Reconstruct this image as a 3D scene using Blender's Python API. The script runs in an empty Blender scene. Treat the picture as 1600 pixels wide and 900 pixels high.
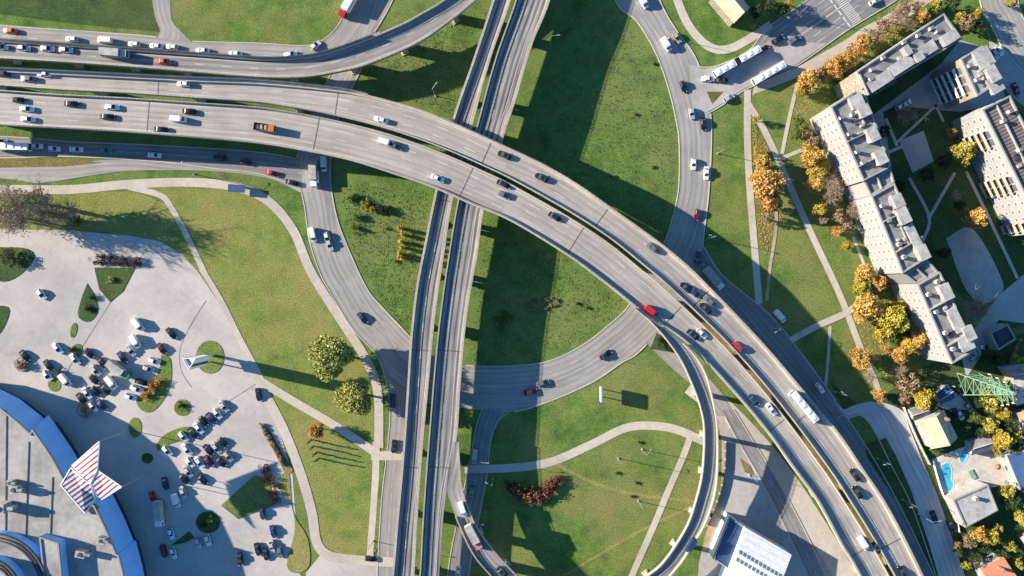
SUN_ELEV, SUN_E, SKY_E, SKY_SAT = 19.0, 12.2, 0.21, 1.25
import bpy, math, random
from mathutils import Vector, Matrix
from mathutils.geometry import tessellate_polygon

# ------------------------------------------------------------------ survey grid
S = 0.22          # metres on the ground per survey unit
H = 238.0         # height of the drone above the ground
CAR_LIFT = 0.05
def P(px, py, z=0.0):
    """map sheet coordinate -> world point at height z"""
    f = S * (H - z) / H
    return Vector(((px - 800) * f, (450 - py) * f, z))

SC = bpy.context.scene
COL = SC.collection
RND = random.Random(11)

# ------------------------------------------------------------------ materials
def newmat(name):
    m = bpy.data.materials.new(name); m.use_nodes = True
    nt = m.node_tree; nt.nodes.clear()
    out = nt.nodes.new('ShaderNodeOutputMaterial')
    b = nt.nodes.new('ShaderNodeBsdfPrincipled')
    nt.links.new(b.outputs[0], out.inputs[0])
    return m, nt, b
def nd(nt, t, **kw):
    n = nt.nodes.new(t)
    for k, v in kw.items(): setattr(n, k, v)
    return n
def noise(nt, vec, scale, detail=4, rough=0.6):
    n = nd(nt, 'ShaderNodeTexNoise'); n.inputs['Scale'].default_value = scale
    n.inputs['Detail'].default_value = detail; n.inputs['Roughness'].default_value = rough
    nt.links.new(vec, n.inputs['Vector']); return n.outputs['Fac']
def ramp(nt, fac, stops):
    r = nd(nt, 'ShaderNodeValToRGB')
    e = r.color_ramp.elements
    while len(e) < len(stops): e.new(0.5)
    for i, (p, c) in enumerate(stops):
        e[i].position = p; e[i].color = (c[0], c[1], c[2], 1) if len(c) == 3 else c
    nt.links.new(fac, r.inputs[0]); return r.outputs[0]
def mul(nt, a, b, fac=1.0, mode='MULTIPLY'):
    m = nd(nt, 'ShaderNodeMix', data_type='RGBA', blend_type=mode)
    m.inputs['Factor'].default_value = fac
    nt.links.new(a, m.inputs[6])
    if isinstance(b, tuple): m.inputs[7].default_value = (*b, 1)
    else: nt.links.new(b, m.inputs[7])
    return m.outputs[2]
def mixc(nt, fac, a, b):
    m = nd(nt, 'ShaderNodeMix', data_type='RGBA')
    nt.links.new(fac, m.inputs[0])
    for i, v in ((6, a), (7, b)):
        if isinstance(v, tuple): m.inputs[i].default_value = (*v[:3], 1)
        else: nt.links.new(v, m.inputs[i])
    return m.outputs[2]
def bump(nt, b, h, strength, dist):
    n = nd(nt, 'ShaderNodeBump'); n.inputs['Strength'].default_value = strength
    n.inputs['Distance'].default_value = dist
    nt.links.new(h, n.inputs['Height']); nt.links.new(n.outputs[0], b.inputs['Normal'])
def g(v): return (v, v, v)

def plain(name, c, rough=0.7, metal=0.0, var=0.25, scale=0.6, spec=0.3):
    m, nt, b = newmat(name)
    tc = nd(nt, 'ShaderNodeTexCoord')
    n = noise(nt, tc.outputs['Object'], scale, 5)
    col = ramp(nt, n, [(0.3, tuple(x * (1 - var) for x in c)), (0.7, tuple(min(1, x * (1 + var)) for x in c))])
    nt.links.new(col, b.inputs['Base Color'])
    b.inputs['Roughness'].default_value = rough; b.inputs['Metallic'].default_value = metal
    b.inputs['Specular IOR Level'].default_value = spec
    return m

def grass_mat(name, dark, mid, light, dry, dry_amt=0.5, bmp=0.7):
    m, nt, b = newmat(name)
    geo = nd(nt, 'ShaderNodeNewGeometry'); pos = geo.outputs['Position']
    big = noise(nt, pos, 0.035, 5, 0.6); med = noise(nt, pos, 0.15, 8, 0.72); fine = noise(nt, pos, 1.9, 6, 0.75)
    c = ramp(nt, med, [(0.32, dark), (0.5, mid), (0.68, light)])
    dryf = ramp(nt, big, [(0.42, g(0)), (0.64, g(dry_amt))])
    sep = nd(nt, 'ShaderNodeRGBToBW'); nt.links.new(dryf, sep.inputs[0])
    c = mixc(nt, sep.outputs[0], c, dry)
    c = mul(nt, c, ramp(nt, fine, [(0.28, g(0.35)), (0.52, g(1.0)), (0.75, g(1.65))]))
    nt.links.new(c, b.inputs['Base Color'])
    b.inputs['Roughness'].default_value = 0.95; b.inputs['Specular IOR Level'].default_value = 0.05
    bump(nt, b, noise(nt, pos, 1.3, 6, 0.8), bmp, 0.35)
    return m

def pave_mat(name, c, stain=0.35, fine=0.12, tint=None, scale=0.05, slabs=0.0):
    m, nt, b = newmat(name)
    geo = nd(nt, 'ShaderNodeNewGeometry'); pos = geo.outputs['Position']
    n1 = noise(nt, pos, scale, 6, 0.62); n2 = noise(nt, pos, 0.5, 4); n3 = noise(nt, pos, 6.0, 3)
    c2 = tint or tuple(x * (1 - stain) for x in c)
    col = ramp(nt, n1, [(0.32, c2), (0.56, c), (0.8, tuple(min(1, x * 1.12) for x in c))])
    col = mul(nt, col, ramp(nt, n2, [(0.3, g(1 - fine)), (0.7, g(1 + fine))]))
    col = mul(nt, col, ramp(nt, n3, [(0.3, g(1 - fine * .6)), (0.7, g(1 + fine * .6))]))
    if slabs:
        mp = nd(nt, 'ShaderNodeMapping'); mp.inputs['Rotation'].default_value = (0, 0, .62); nt.links.new(pos, mp.inputs[0])
        bk = nd(nt, 'ShaderNodeTexBrick'); nt.links.new(mp.outputs[0], bk.inputs['Vector'])
        bk.inputs['Scale'].default_value = 1.0; bk.inputs['Brick Width'].default_value = 19.0; bk.inputs['Row Height'].default_value = 7.5; bk.inputs['Mortar Size'].default_value = .05
        bk.inputs['Color1'].default_value = (1.03, 1.03, 1.03, 1); bk.inputs['Color2'].default_value = (.88, .88, .89, 1); bk.inputs['Mortar'].default_value = (.75, .75, .75, 1)
        col = mul(nt, col, bk.outputs['Color'], slabs)
        n4 = noise(nt, pos, 0.16, 6, 0.7); col = mul(nt, col, ramp(nt, n4, [(0.60, g(1.0)), (0.72, g(0.80))]))
    nt.links.new(col, b.inputs['Base Color'])
    b.inputs['Roughness'].default_value = 0.85; b.inputs['Specular IOR Level'].default_value = 0.2
    return m

def lane_mat(name, c, tracks=0.25, period=3.5, streak=0.3, joints=0.0, dark=None):
    """road surface: u = metres across, v = metres along"""
    m, nt, b = newmat(name)
    uv = nd(nt, 'ShaderNodeUVMap'); uv.uv_map = 'UVMap'
    sep = nd(nt, 'ShaderNodeSeparateXYZ'); nt.links.new(uv.outputs[0], sep.inputs[0])
    comb = nd(nt, 'ShaderNodeCombineXYZ')
    mv = nd(nt, 'ShaderNodeMath', operation='MULTIPLY'); mv.inputs[1].default_value = 0.03
    nt.links.new(sep.outputs[1], mv.inputs[0])
    nt.links.new(sep.outputs[0], comb.inputs[0]); nt.links.new(mv.outputs[0], comb.inputs[1])
    st = noise(nt, comb.outputs[0], 1.3, 5, 0.6)
    geo = nd(nt, 'ShaderNodeNewGeometry'); pos = geo.outputs['Position']
    n2 = noise(nt, pos, 0.12, 5); n3 = noise(nt, pos, 4.0, 4)
    # wheel tracks
    w = nd(nt, 'ShaderNodeMath', operation='MULTIPLY'); w.inputs[1].default_value = 2 * math.pi / (period / 2)
    nt.links.new(sep.outputs[0], w.inputs[0])
    sn = nd(nt, 'ShaderNodeMath', operation='SINE'); nt.links.new(w.outputs[0], sn.inputs[0])
    mr = nd(nt, 'ShaderNodeMapRange'); mr.inputs[1].default_value = -1; mr.inputs[2].default_value = 1
    nt.links.new(sn.outputs[0], mr.inputs[0])
    col = ramp(nt, st, [(0.3, dark or tuple(x * (1 - streak) for x in c)), (0.62, c), (0.85, tuple(min(1, x * 1.1) for x in c))])
    col = mul(nt, col, ramp(nt, mr.outputs[0], [(0.2, g(1.0)), (0.9, g(1 - tracks))]))
    col = mul(nt, col, ramp(nt, n2, [(0.3, g(0.86)), (0.7, g(1.1))]))
    col = mul(nt, col, ramp(nt, n3, [(0.3, g(0.93)), (0.7, g(1.06))]))
    bk = nd(nt, 'ShaderNodeTexBrick'); cv = nd(nt, 'ShaderNodeCombineXYZ')
    nt.links.new(sep.outputs[1], cv.inputs[0]); nt.links.new(sep.outputs[0], cv.inputs[1]); nt.links.new(cv.outputs[0], bk.inputs['Vector'])
    bk.inputs['Scale'].default_value = 1.0; bk.inputs['Brick Width'].default_value = 27.0; bk.inputs['Row Height'].default_value = 3.6
    bk.inputs['Mortar Size'].default_value = 0.03; bk.inputs['Color1'].default_value = (1.03, 1.03, 1.03, 1); bk.inputs['Color2'].default_value = (.86, .86, .87, 1); bk.inputs['Mortar'].default_value = (.8, .8, .8, 1)
    col = mul(nt, col, bk.outputs['Color'], 0.75)
    if joints:
        mj = nd(nt, 'ShaderNodeMath', operation='MODULO'); mj.inputs[1].default_value = joints
        nt.links.new(sep.outputs[1], mj.inputs[0])
        lt = nd(nt, 'ShaderNodeMath', operation='LESS_THAN'); lt.inputs[1].default_value = 0.35
        nt.links.new(mj.outputs[0], lt.inputs[0])
        col = mixc(nt, lt.outputs[0], col, tuple(x * 0.4 for x in c))
    nt.links.new(col, b.inputs['Base Color'])
    b.inputs['Roughness'].default_value = 0.8; b.inputs['Specular IOR Level'].default_value = 0.2
    return m

def leaf_mat(name, dark, mid, light):
    m, nt, b = newmat(name)
    at = nd(nt, 'ShaderNodeAttribute'); at.attribute_name = 'tone'
    oi = nd(nt, 'ShaderNodeObjectInfo')
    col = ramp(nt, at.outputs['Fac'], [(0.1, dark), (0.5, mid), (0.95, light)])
    hs = nd(nt, 'ShaderNodeHueSaturation')
    mr = nd(nt, 'ShaderNodeMapRange'); mr.inputs[3].default_value = 0.488; mr.inputs[4].default_value = 0.512
    nt.links.new(oi.outputs['Random'], mr.inputs[0]); nt.links.new(mr.outputs[0], hs.inputs['Hue'])
    nt.links.new(col, hs.inputs['Color']); nt.links.new(hs.outputs[0], b.inputs['Base Color'])
    b.inputs['Roughness'].default_value = 0.8; b.inputs['Specular IOR Level'].default_value = 0.15
    return m

def stripe_mat(name, c1, c2, ax, ay, period, duty=0.5, az=0.0):
    m, nt, b = newmat(name)
    geo = nd(nt, 'ShaderNodeNewGeometry')
    dot = nd(nt, 'ShaderNodeVectorMath', operation='DOT_PRODUCT'); dot.inputs[1].default_value = (ax, ay, az)
    nt.links.new(geo.outputs['Position'], dot.inputs[0])
    dv = nd(nt, 'ShaderNodeMath', operation='DIVIDE'); dv.inputs[1].default_value = period
    nt.links.new(dot.outputs['Value'], dv.inputs[0])
    fr = nd(nt, 'ShaderNodeMath', operation='FRACT'); nt.links.new(dv.outputs[0], fr.inputs[0])
    lt = nd(nt, 'ShaderNodeMath', operation='LESS_THAN'); lt.inputs[1].default_value = duty
    nt.links.new(fr.outputs[0], lt.inputs[0])
    n = noise(nt, geo.outputs['Position'], 0.9, 4)
    col = mul(nt, mixc(nt, lt.outputs[0], c1, c2), ramp(nt, n, [(0.3, g(0.85)), (0.7, g(1.1))]))
    nt.links.new(col, b.inputs['Base Color']); b.inputs['Roughness'].default_value = 0.6
    return m

M = {}
M['ground'] = grass_mat('rough_grass', (0.048, 0.10, 0.026), (0.112, 0.192, 0.045), (0.17, 0.25, 0.064), (0.215, 0.215, 0.08), 0.55, 0.16)
M['lawn'] = grass_mat('yellowing_lawn', (0.10, 0.158, 0.04), (0.185, 0.235, 0.056), (0.25, 0.28, 0.076), (0.30, 0.255, 0.095), 0.85, 0.15)
M['lawn_green'] = grass_mat('mown_lawn', (0.05, 0.108, 0.028), (0.112, 0.188, 0.042), (0.18, 0.255, 0.06), (0.24, 0.225, 0.08), 0.85, 0.16)
M['lawn_dark'] = grass_mat('dark_green_lawn', (0.035, 0.068, 0.027), (0.055, 0.10, 0.035), (0.09, 0.14, 0.045), (0.11, 0.13, 0.045), 0.5, 0.35)  # deeper green grass tint
M['worn'] = grass_mat('worn_grass', (0.15, 0.17, 0.045), (0.24, 0.235, 0.07), (0.30, 0.27, 0.09), (0.33, 0.27, 0.11), 0.6, 0.15)
M['verge'] = grass_mat('dry_verge', (0.10, 0.10, 0.03), (0.17, 0.15, 0.05), (0.24, 0.20, 0.08), (0.32, 0.22, 0.11), 0.8, 0.5)
M['plaza'] = pave_mat('plaza_asphalt', (0.50, 0.455, 0.415), 0.3, 0.06, (0.37, 0.345, 0.33), 0.035, 0.6)
M['path'] = pave_mat('path_paving', (0.52, 0.46, 0.39), 0.2, 0.1)
M['asphalt'] = lane_mat('ring_road_asphalt', (0.38, 0.36, 0.34), 0.12, 3.6, 0.28)
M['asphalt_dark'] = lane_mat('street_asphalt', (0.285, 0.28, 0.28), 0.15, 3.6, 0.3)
M['street_pale'] = lane_mat('pale_street_asphalt', (0.58, 0.56, 0.54), 0.1, 3.6, 0.28)
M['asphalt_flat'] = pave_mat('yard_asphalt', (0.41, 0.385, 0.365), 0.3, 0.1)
M['dirt'] = pave_mat('sandy_ground', (0.46, 0.35, 0.245), 0.3, 0.16, None, 0.12)
M['viaduct'] = lane_mat('viaduct_asphalt', (0.455, 0.41, 0.365), 0.12, 3.6, 0.26)
M['bridge'] = lane_mat('bridge_asphalt', (0.40, 0.375, 0.35), 0.5, 3.5, 0.62, 0, (0.13, 0.135, 0.155))
M['ramp'] = lane_mat('ramp_asphalt', (0.36, 0.35, 0.34), 0.25, 3.6, 0.4)
M['concrete'] = pave_mat('concrete', (0.50, 0.44, 0.36), 0.3, 0.12)
M['parapet'] = pave_mat('parapet_concrete', (0.50, 0.43, 0.345), 0.25, 0.12)
M['concrete_dark'] = pave_mat('damp_concrete', (0.23, 0.215, 0.20), 0.4, 0.15)
M['marking'] = pave_mat('road_paint', (0.56, 0.55, 0.53), 0.3, 0.1)
M['joint'] = plain('rubber_joint', (0.10, 0.09, 0.085))
M['steel'] = plain('galvanised_steel', (0.42, 0.43, 0.44), 0.45, 0.6)
M['steel_dark'] = plain('dark_steel', (0.12, 0.115, 0.11), 0.5, 0.4)
M['glass'] = plain('window_glass', (0.03, 0.045, 0.07), 0.12, 0, 0.2, 1.5, 0.6)
M['pane'] = plain('flat_window_pane', (0.10, 0.12, 0.15), 0.15, 0, 0.35, 1.5, 0.6)
M['skylight'] = plain('skylight_glass', (0.14, 0.17, 0.22), 0.3, 0, 0.2, 1.0)
M['frame'] = plain('window_frame', (0.62, 0.60, 0.56), 0.5)
M['tyre'] = plain('tyre_rubber', (0.02, 0.02, 0.021), 0.9)
M['lamp_glass'] = plain('lamp_glass', (0.7, 0.7, 0.68), 0.2)
M['tail'] = plain('tail_lamp', (0.4, 0.02, 0.02), 0.3)
M['bark'] = plain('bark', (0.11, 0.085, 0.06), 0.9, 0, 0.4, 3)
M['twig'] = plain('bare_twigs', (0.36, 0.27, 0.19), 0.9, 0, 0.4, 3)
M['panel_wall'] = pave_mat('panel_wall', (0.31, 0.305, 0.30), 0.12, 0.04, None, 0.12)
M['panel_wall_warm'] = pave_mat('gable_wall', (0.30, 0.25, 0.18), 0.2, 0.1, None, 0.2)
M['roof_felt'] = pave_mat('roof_felt', (0.25, 0.245, 0.245), 0.35, 0.14, None, 0.25)
M['roof_light'] = pave_mat('pale_roof_felt', (0.42, 0.41, 0.39), 0.3, 0.14, None, 0.25)
M['roof_dark'] = pave_mat('dark_roof', (0.075, 0.07, 0.075), 0.4, 0.2, None, 0.3)
M['roof_tan'] = pave_mat('tan_roof', (0.55, 0.42, 0.29), 0.2, 0.14, None, 0.25)
M['roof_orange'] = stripe_mat('orange_tiles', (0.58, 0.20, 0.12), (0.50, 0.16, 0.09), 0.84, 0.54, 0.5)
M['hall_roof'] = pave_mat('hall_roof_membrane', (0.40, 0.38, 0.355), 0.45, 0.14, None, 0.07)
M['hall_clad'] = plain('blue_cladding', (0.22, 0.47, 0.90), 0.5, 0, 0.12, 0.2)
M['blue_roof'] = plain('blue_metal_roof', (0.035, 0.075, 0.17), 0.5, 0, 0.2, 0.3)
M['white_roof'] = stripe_mat('ribbed_white_roof', (0.74, 0.75, 0.72), (0.60, 0.62, 0.60), 0.47, 0.88, 2.2, 0.12)
M['white_paint'] = plain('white_paint', (0.80, 0.80, 0.78), 0.5, 0, 0.06)
M['black_paint'] = plain('black_paint', (0.03, 0.03, 0.035), 0.5)
M['stripe'] = stripe_mat('striped_canopy', (0.80, 0.76, 0.74), (0.24, 0.05, 0.09), 0.60, -0.80, 1.42, 0.46)
M['bw_stripe'] = stripe_mat('black_white_sign_stripes', (0.80, 0.80, 0.80), (0.03, 0.03, 0.035), 0.86, 0.50, 2.6, 0.42)
M['green_paint'] = plain('green_pylon_paint', (0.19, 0.35, 0.25), 0.5, 0, 0.12)
M['pool'] = plain('pool_water', (0.08, 0.40, 0.58), 0.08, 0, 0.12, 0.4, 0.5)
M['pool_rim'] = plain('pool_coping', (0.45, 0.62, 0.70), 0.5)
M['deck_stone'] = pave_mat('pale_terrace', (0.60, 0.54, 0.47), 0.25, 0.12, None, 0.2)
M['wood'] = plain('weathered_wood', (0.30, 0.20, 0.13), 0.8)
M['brick'] = pave_mat('kerb_stone', (0.55, 0.50, 0.43), 0.2, 0.1)
M['plaster'] = pave_mat('plaster', (0.36, 0.35, 0.335), 0.2, 0.1)
CARC = {'white': (0.80, 0.81, 0.82), 'silver': (0.48, 0.50, 0.52), 'grey': (0.16, 0.17, 0.18), 'black': (0.018, 0.019, 0.022),
        'red': (0.52, 0.025, 0.03), 'dark blue': (0.025, 0.05, 0.13), 'orange': (0.62, 0.17, 0.06), 'green': (0.05, 0.30, 0.20),
        'maroon': (0.14, 0.02, 0.03), 'beige': (0.50, 0.42, 0.30), 'pink': (0.62, 0.22, 0.22)}
for k, c in CARC.items():
    m, nt, b = newmat(k.replace(' ', '_') + '_car_paint')
    b.inputs['Base Color'].default_value = (*c, 1); b.inputs['Roughness'].default_value = 0.35
    b.inputs['Metallic'].default_value = 0.15; b.inputs['Coat Weight'].default_value = 0.4
    M['car ' + k] = m
LEAF = {
 'willow': leaf_mat('pale_willow_leaves', (0.20, 0.20, 0.05), (0.34, 0.34, 0.085), (0.45, 0.44, 0.13)),
 'orange': leaf_mat('orange_leaves', (0.24, 0.12, 0.035), (0.48, 0.275, 0.07), (0.62, 0.41, 0.13)),
 'yellow': leaf_mat('yellow_leaves', (0.20, 0.14, 0.02), (0.42, 0.32, 0.045), (0.56, 0.46, 0.09)),
 'olive': leaf_mat('yellow_green_leaves', (0.14, 0.12, 0.02), (0.36, 0.32, 0.06), (0.58, 0.50, 0.13)),
 'brown': leaf_mat('brown_leaves', (0.13, 0.08, 0.045), (0.31, 0.205, 0.125), (0.45, 0.31, 0.20)),
 'tuft': leaf_mat('tuft_blades', (0.06, 0.10, 0.03), (0.13, 0.19, 0.05), (0.20, 0.24, 0.07)),
 'green': leaf_mat('green_leaves', (0.03, 0.06, 0.012), (0.10, 0.15, 0.03), (0.26, 0.28, 0.07)),
 'dark green': leaf_mat('dark_green_leaves', (0.012, 0.03, 0.01), (0.035, 0.065, 0.02), (0.09, 0.12, 0.04)),
 'red': leaf_mat('red_leaves', (0.06, 0.018, 0.014), (0.19, 0.062, 0.04), (0.42, 0.19, 0.10)),
 'maroon': leaf_mat('maroon_leaves', (0.03, 0.01, 0.01), (0.09, 0.03, 0.025), (0.18, 0.06, 0.05)),
}

# ------------------------------------------------------------------ mesh helpers
class MB:
    def __init__(s): s.v = []; s.f = []; s.uv = []; s.mi = []; s.tone = []
    def face(s, pts, uvs=None, mi=0, tone=None):
        i = len(s.v); s.v.extend([tuple(p) for p in pts]); s.f.append(tuple(range(i, i + len(pts))))
        s.uv.extend(uvs if uvs else [(0, 0)] * len(pts)); s.mi.append(mi)
        s.tone.extend([tone if tone is not None else 0.5] * len(pts))
    def prism(s, bot, top, mi=0, cap_top=True, cap_bot=True):
        n = len(bot)
        for i in range(n):
            j = (i + 1) % n; s.face([bot[i], bot[j], top[j], top[i]], mi=mi)
        if cap_top: s.poly(top, mi)
        if cap_bot: s.poly(list(reversed(bot)), mi)
    def poly(s, pts, mi=0):
        if len(pts) <= 4: s.face(pts, mi=mi); return
        pts = [Vector(p) for p in pts]
        for t in tessellate_polygon([pts]):
            a, b, c = (pts[k] for k in t)
            nz = (b - a).cross(c - a).z
            ref = sum(pts[i].x * pts[(i + 1) % len(pts)].y - pts[(i + 1) % len(pts)].x * pts[i].y for i in range(len(pts)))
            s.face([a, b, c] if nz * ref >= 0 else [a, c, b], mi=mi)
    def box(s, c, sx, sy, sz, ang=0.0, mi=0, taper=1.0):
        """box standing on c"""
        ca, sa = math.cos(ang), math.sin(ang)
        def q(x, y, z): return (c[0] + x * ca - y * sa, c[1] + x * sa + y * ca, c[2] + z)
        hx, hy = sx / 2, sy / 2
        s.prism([q(-hx, -hy, 0), q(hx, -hy, 0), q(hx, hy, 0), q(-hx, hy, 0)],
                [q(-hx * taper, -hy * taper, sz), q(hx * taper, -hy * taper, sz), q(hx * taper, hy * taper, sz), q(-hx * taper, hy * taper, sz)], mi)
    def tube(s, a, b, r0, r1, n=6, mi=0):
        a, b = Vector(a), Vector(b); d = (b - a).normalized()
        u = d.orthogonal().normalized(); w = d.cross(u)
        ra = [a + (u * math.cos(k * 2 * math.pi / n) + w * math.sin(k * 2 * math.pi / n)) * r0 for k in range(n)]
        rb = [b + (u * math.cos(k * 2 * math.pi / n) + w * math.sin(k * 2 * math.pi / n)) * r1 for k in range(n)]
        s.prism(ra, rb, mi)
    def mesh(s, name, mats, origin=None, smooth=False):
        me = bpy.data.meshes.new(name)
        v = s.v if origin is None else [(a - origin[0], b - origin[1], c - origin[2]) for a, b, c in s.v]
        me.from_pydata(v, [], s.f)
        ul = me.uv_layers.new(name='UVMap')
        ul.data.foreach_set('uv', [c for q in s.uv for c in q])
        if any(t != 0.5 for t in s.tone):
            a = me.attributes.new('tone', 'FLOAT', 'CORNER'); a.data.foreach_set('value', s.tone)
        for m in (mats if isinstance(mats, (list, tuple)) else [mats]): me.materials.append(m)
        me.polygons.foreach_set('material_index', s.mi)
        if smooth: me.polygons.foreach_set('use_smooth', [True] * len(me.polygons))
        me.update(); return me
    def build(s, name, mats, parent=None, origin=None, smooth=False):
        o = bpy.data.objects.new(name, s.mesh(name, mats, origin, smooth)); COL.objects.link(o)
        if parent: o.parent = parent
        elif origin is not None: o.location = origin
        return o

def tag(o, label=None, cat=None, group=None, kind=None):
    if label: o['label'] = label
    if cat: o['category'] = cat
    if group: o['group'] = group
    if kind: o['kind'] = kind
    return o
def thing(name, loc, label=None, cat=None, group=None, rz=0.0):
    o = bpy.data.objects.new(name, None); COL.objects.link(o); o.location = loc; o.rotation_euler = (0, 0, rz)
    o.empty_display_size = 0.5
    return tag(o, label, cat, group)
def copy_thing(root, loc, rz=0.0, scale=None):
    r = root.copy(); COL.objects.link(r); r.location = loc; r.rotation_euler = (0, 0, rz)
    if scale: r.scale = scale if isinstance(scale, tuple) else (scale,) * 3
    for ch in list(root.children):
        c = ch.copy(); COL.objects.link(c); c.parent = r
        for gch in ch.children:
            d = gch.copy(); COL.objects.link(d); d.parent = c
    return r

# labels that pick out one thing among its like
PENDING = []
ORD = ['first', 'second', 'third', 'fourth', 'fifth', 'sixth', 'seventh', 'eighth', 'ninth', 'tenth', 'eleventh', 'twelfth',
       'thirteenth', 'fourteenth', 'fifteenth', 'sixteenth', 'seventeenth', 'eighteenth', 'nineteenth', 'twentieth']
def later(o, noun, place, px, py, axis='left', cat=None, group=None, plural=None):
    tag(o, None, cat, group); PENDING.append((o, noun, place, px, py, axis, plural or noun + 's')); return o
def finish_labels():
    d = {}
    for e in PENDING: d.setdefault((e[1], e[2]), []).append(e)
    for (noun, place), L in d.items():
        if len(L) == 1:
            L[0][0]['label'] = f'{noun} {place}'; continue
        ax = L[0][5]; L.sort(key=lambda e: e[3] if ax == 'left' else e[4])
        side = 'left' if ax == 'left' else 'top'
        for i, e in enumerate(L):
            if i == 0: w = 'leftmost' if ax == 'left' else 'topmost'
            elif i == len(L) - 1: w = 'rightmost' if ax == 'left' else 'lowest'
            elif i < 20 and (i <= 10 or i < len(L) / 2 + 1): w = f'{ORD[i]} from the {side}'
            else: w = f"{ORD[len(L) - 1 - i]} from the {'right' if ax == 'left' else 'bottom'}"
            e[0]['label'] = f'{w} of the {e[6]} {place}'

# ------------------------------------------------------------------ curves in survey units
def smooth(pts, step=6.0):
    """Catmull-Rom through the survey points, evenly resampled"""
    P_ = [Vector((p[0], p[1])) for p in pts]
    if len(P_) == 2: dense = [P_[0].lerp(P_[1], k / 20) for k in range(21)]
    else:
        ext = [P_[0] * 2 - P_[1]] + P_ + [P_[-1] * 2 - P_[-2]]
        dense = []
        for i in range(1, len(ext) - 2):
            p0, p1, p2, p3 = ext[i - 1:i + 3]
            for k in range(12):
                t = k / 12
                dense.append(0.5 * ((2 * p1) + (p2 - p0) * t + (2 * p0 - 5 * p1 + 4 * p2 - p3) * t * t + (3 * p1 - p0 - 3 * p2 + p3) * t ** 3))
        dense.append(P_[-1])
    return dense
def resample(d, n):
    L = [0.0]
    for a, b in zip(d, d[1:]): L.append(L[-1] + (b - a).length)
    out = []; j = 0
    for k in range(n):
        s = L[-1] * k / (n - 1)
        while j < len(L) - 2 and L[j + 1] < s: j += 1
        t = 0 if L[j + 1] == L[j] else (s - L[j]) / (L[j + 1] - L[j])
        out.append(d[j].lerp(d[j + 1], t))
    return out
def length(d): return sum((b - a).length for a, b in zip(d, d[1:]))
STRIPS = {}
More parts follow.
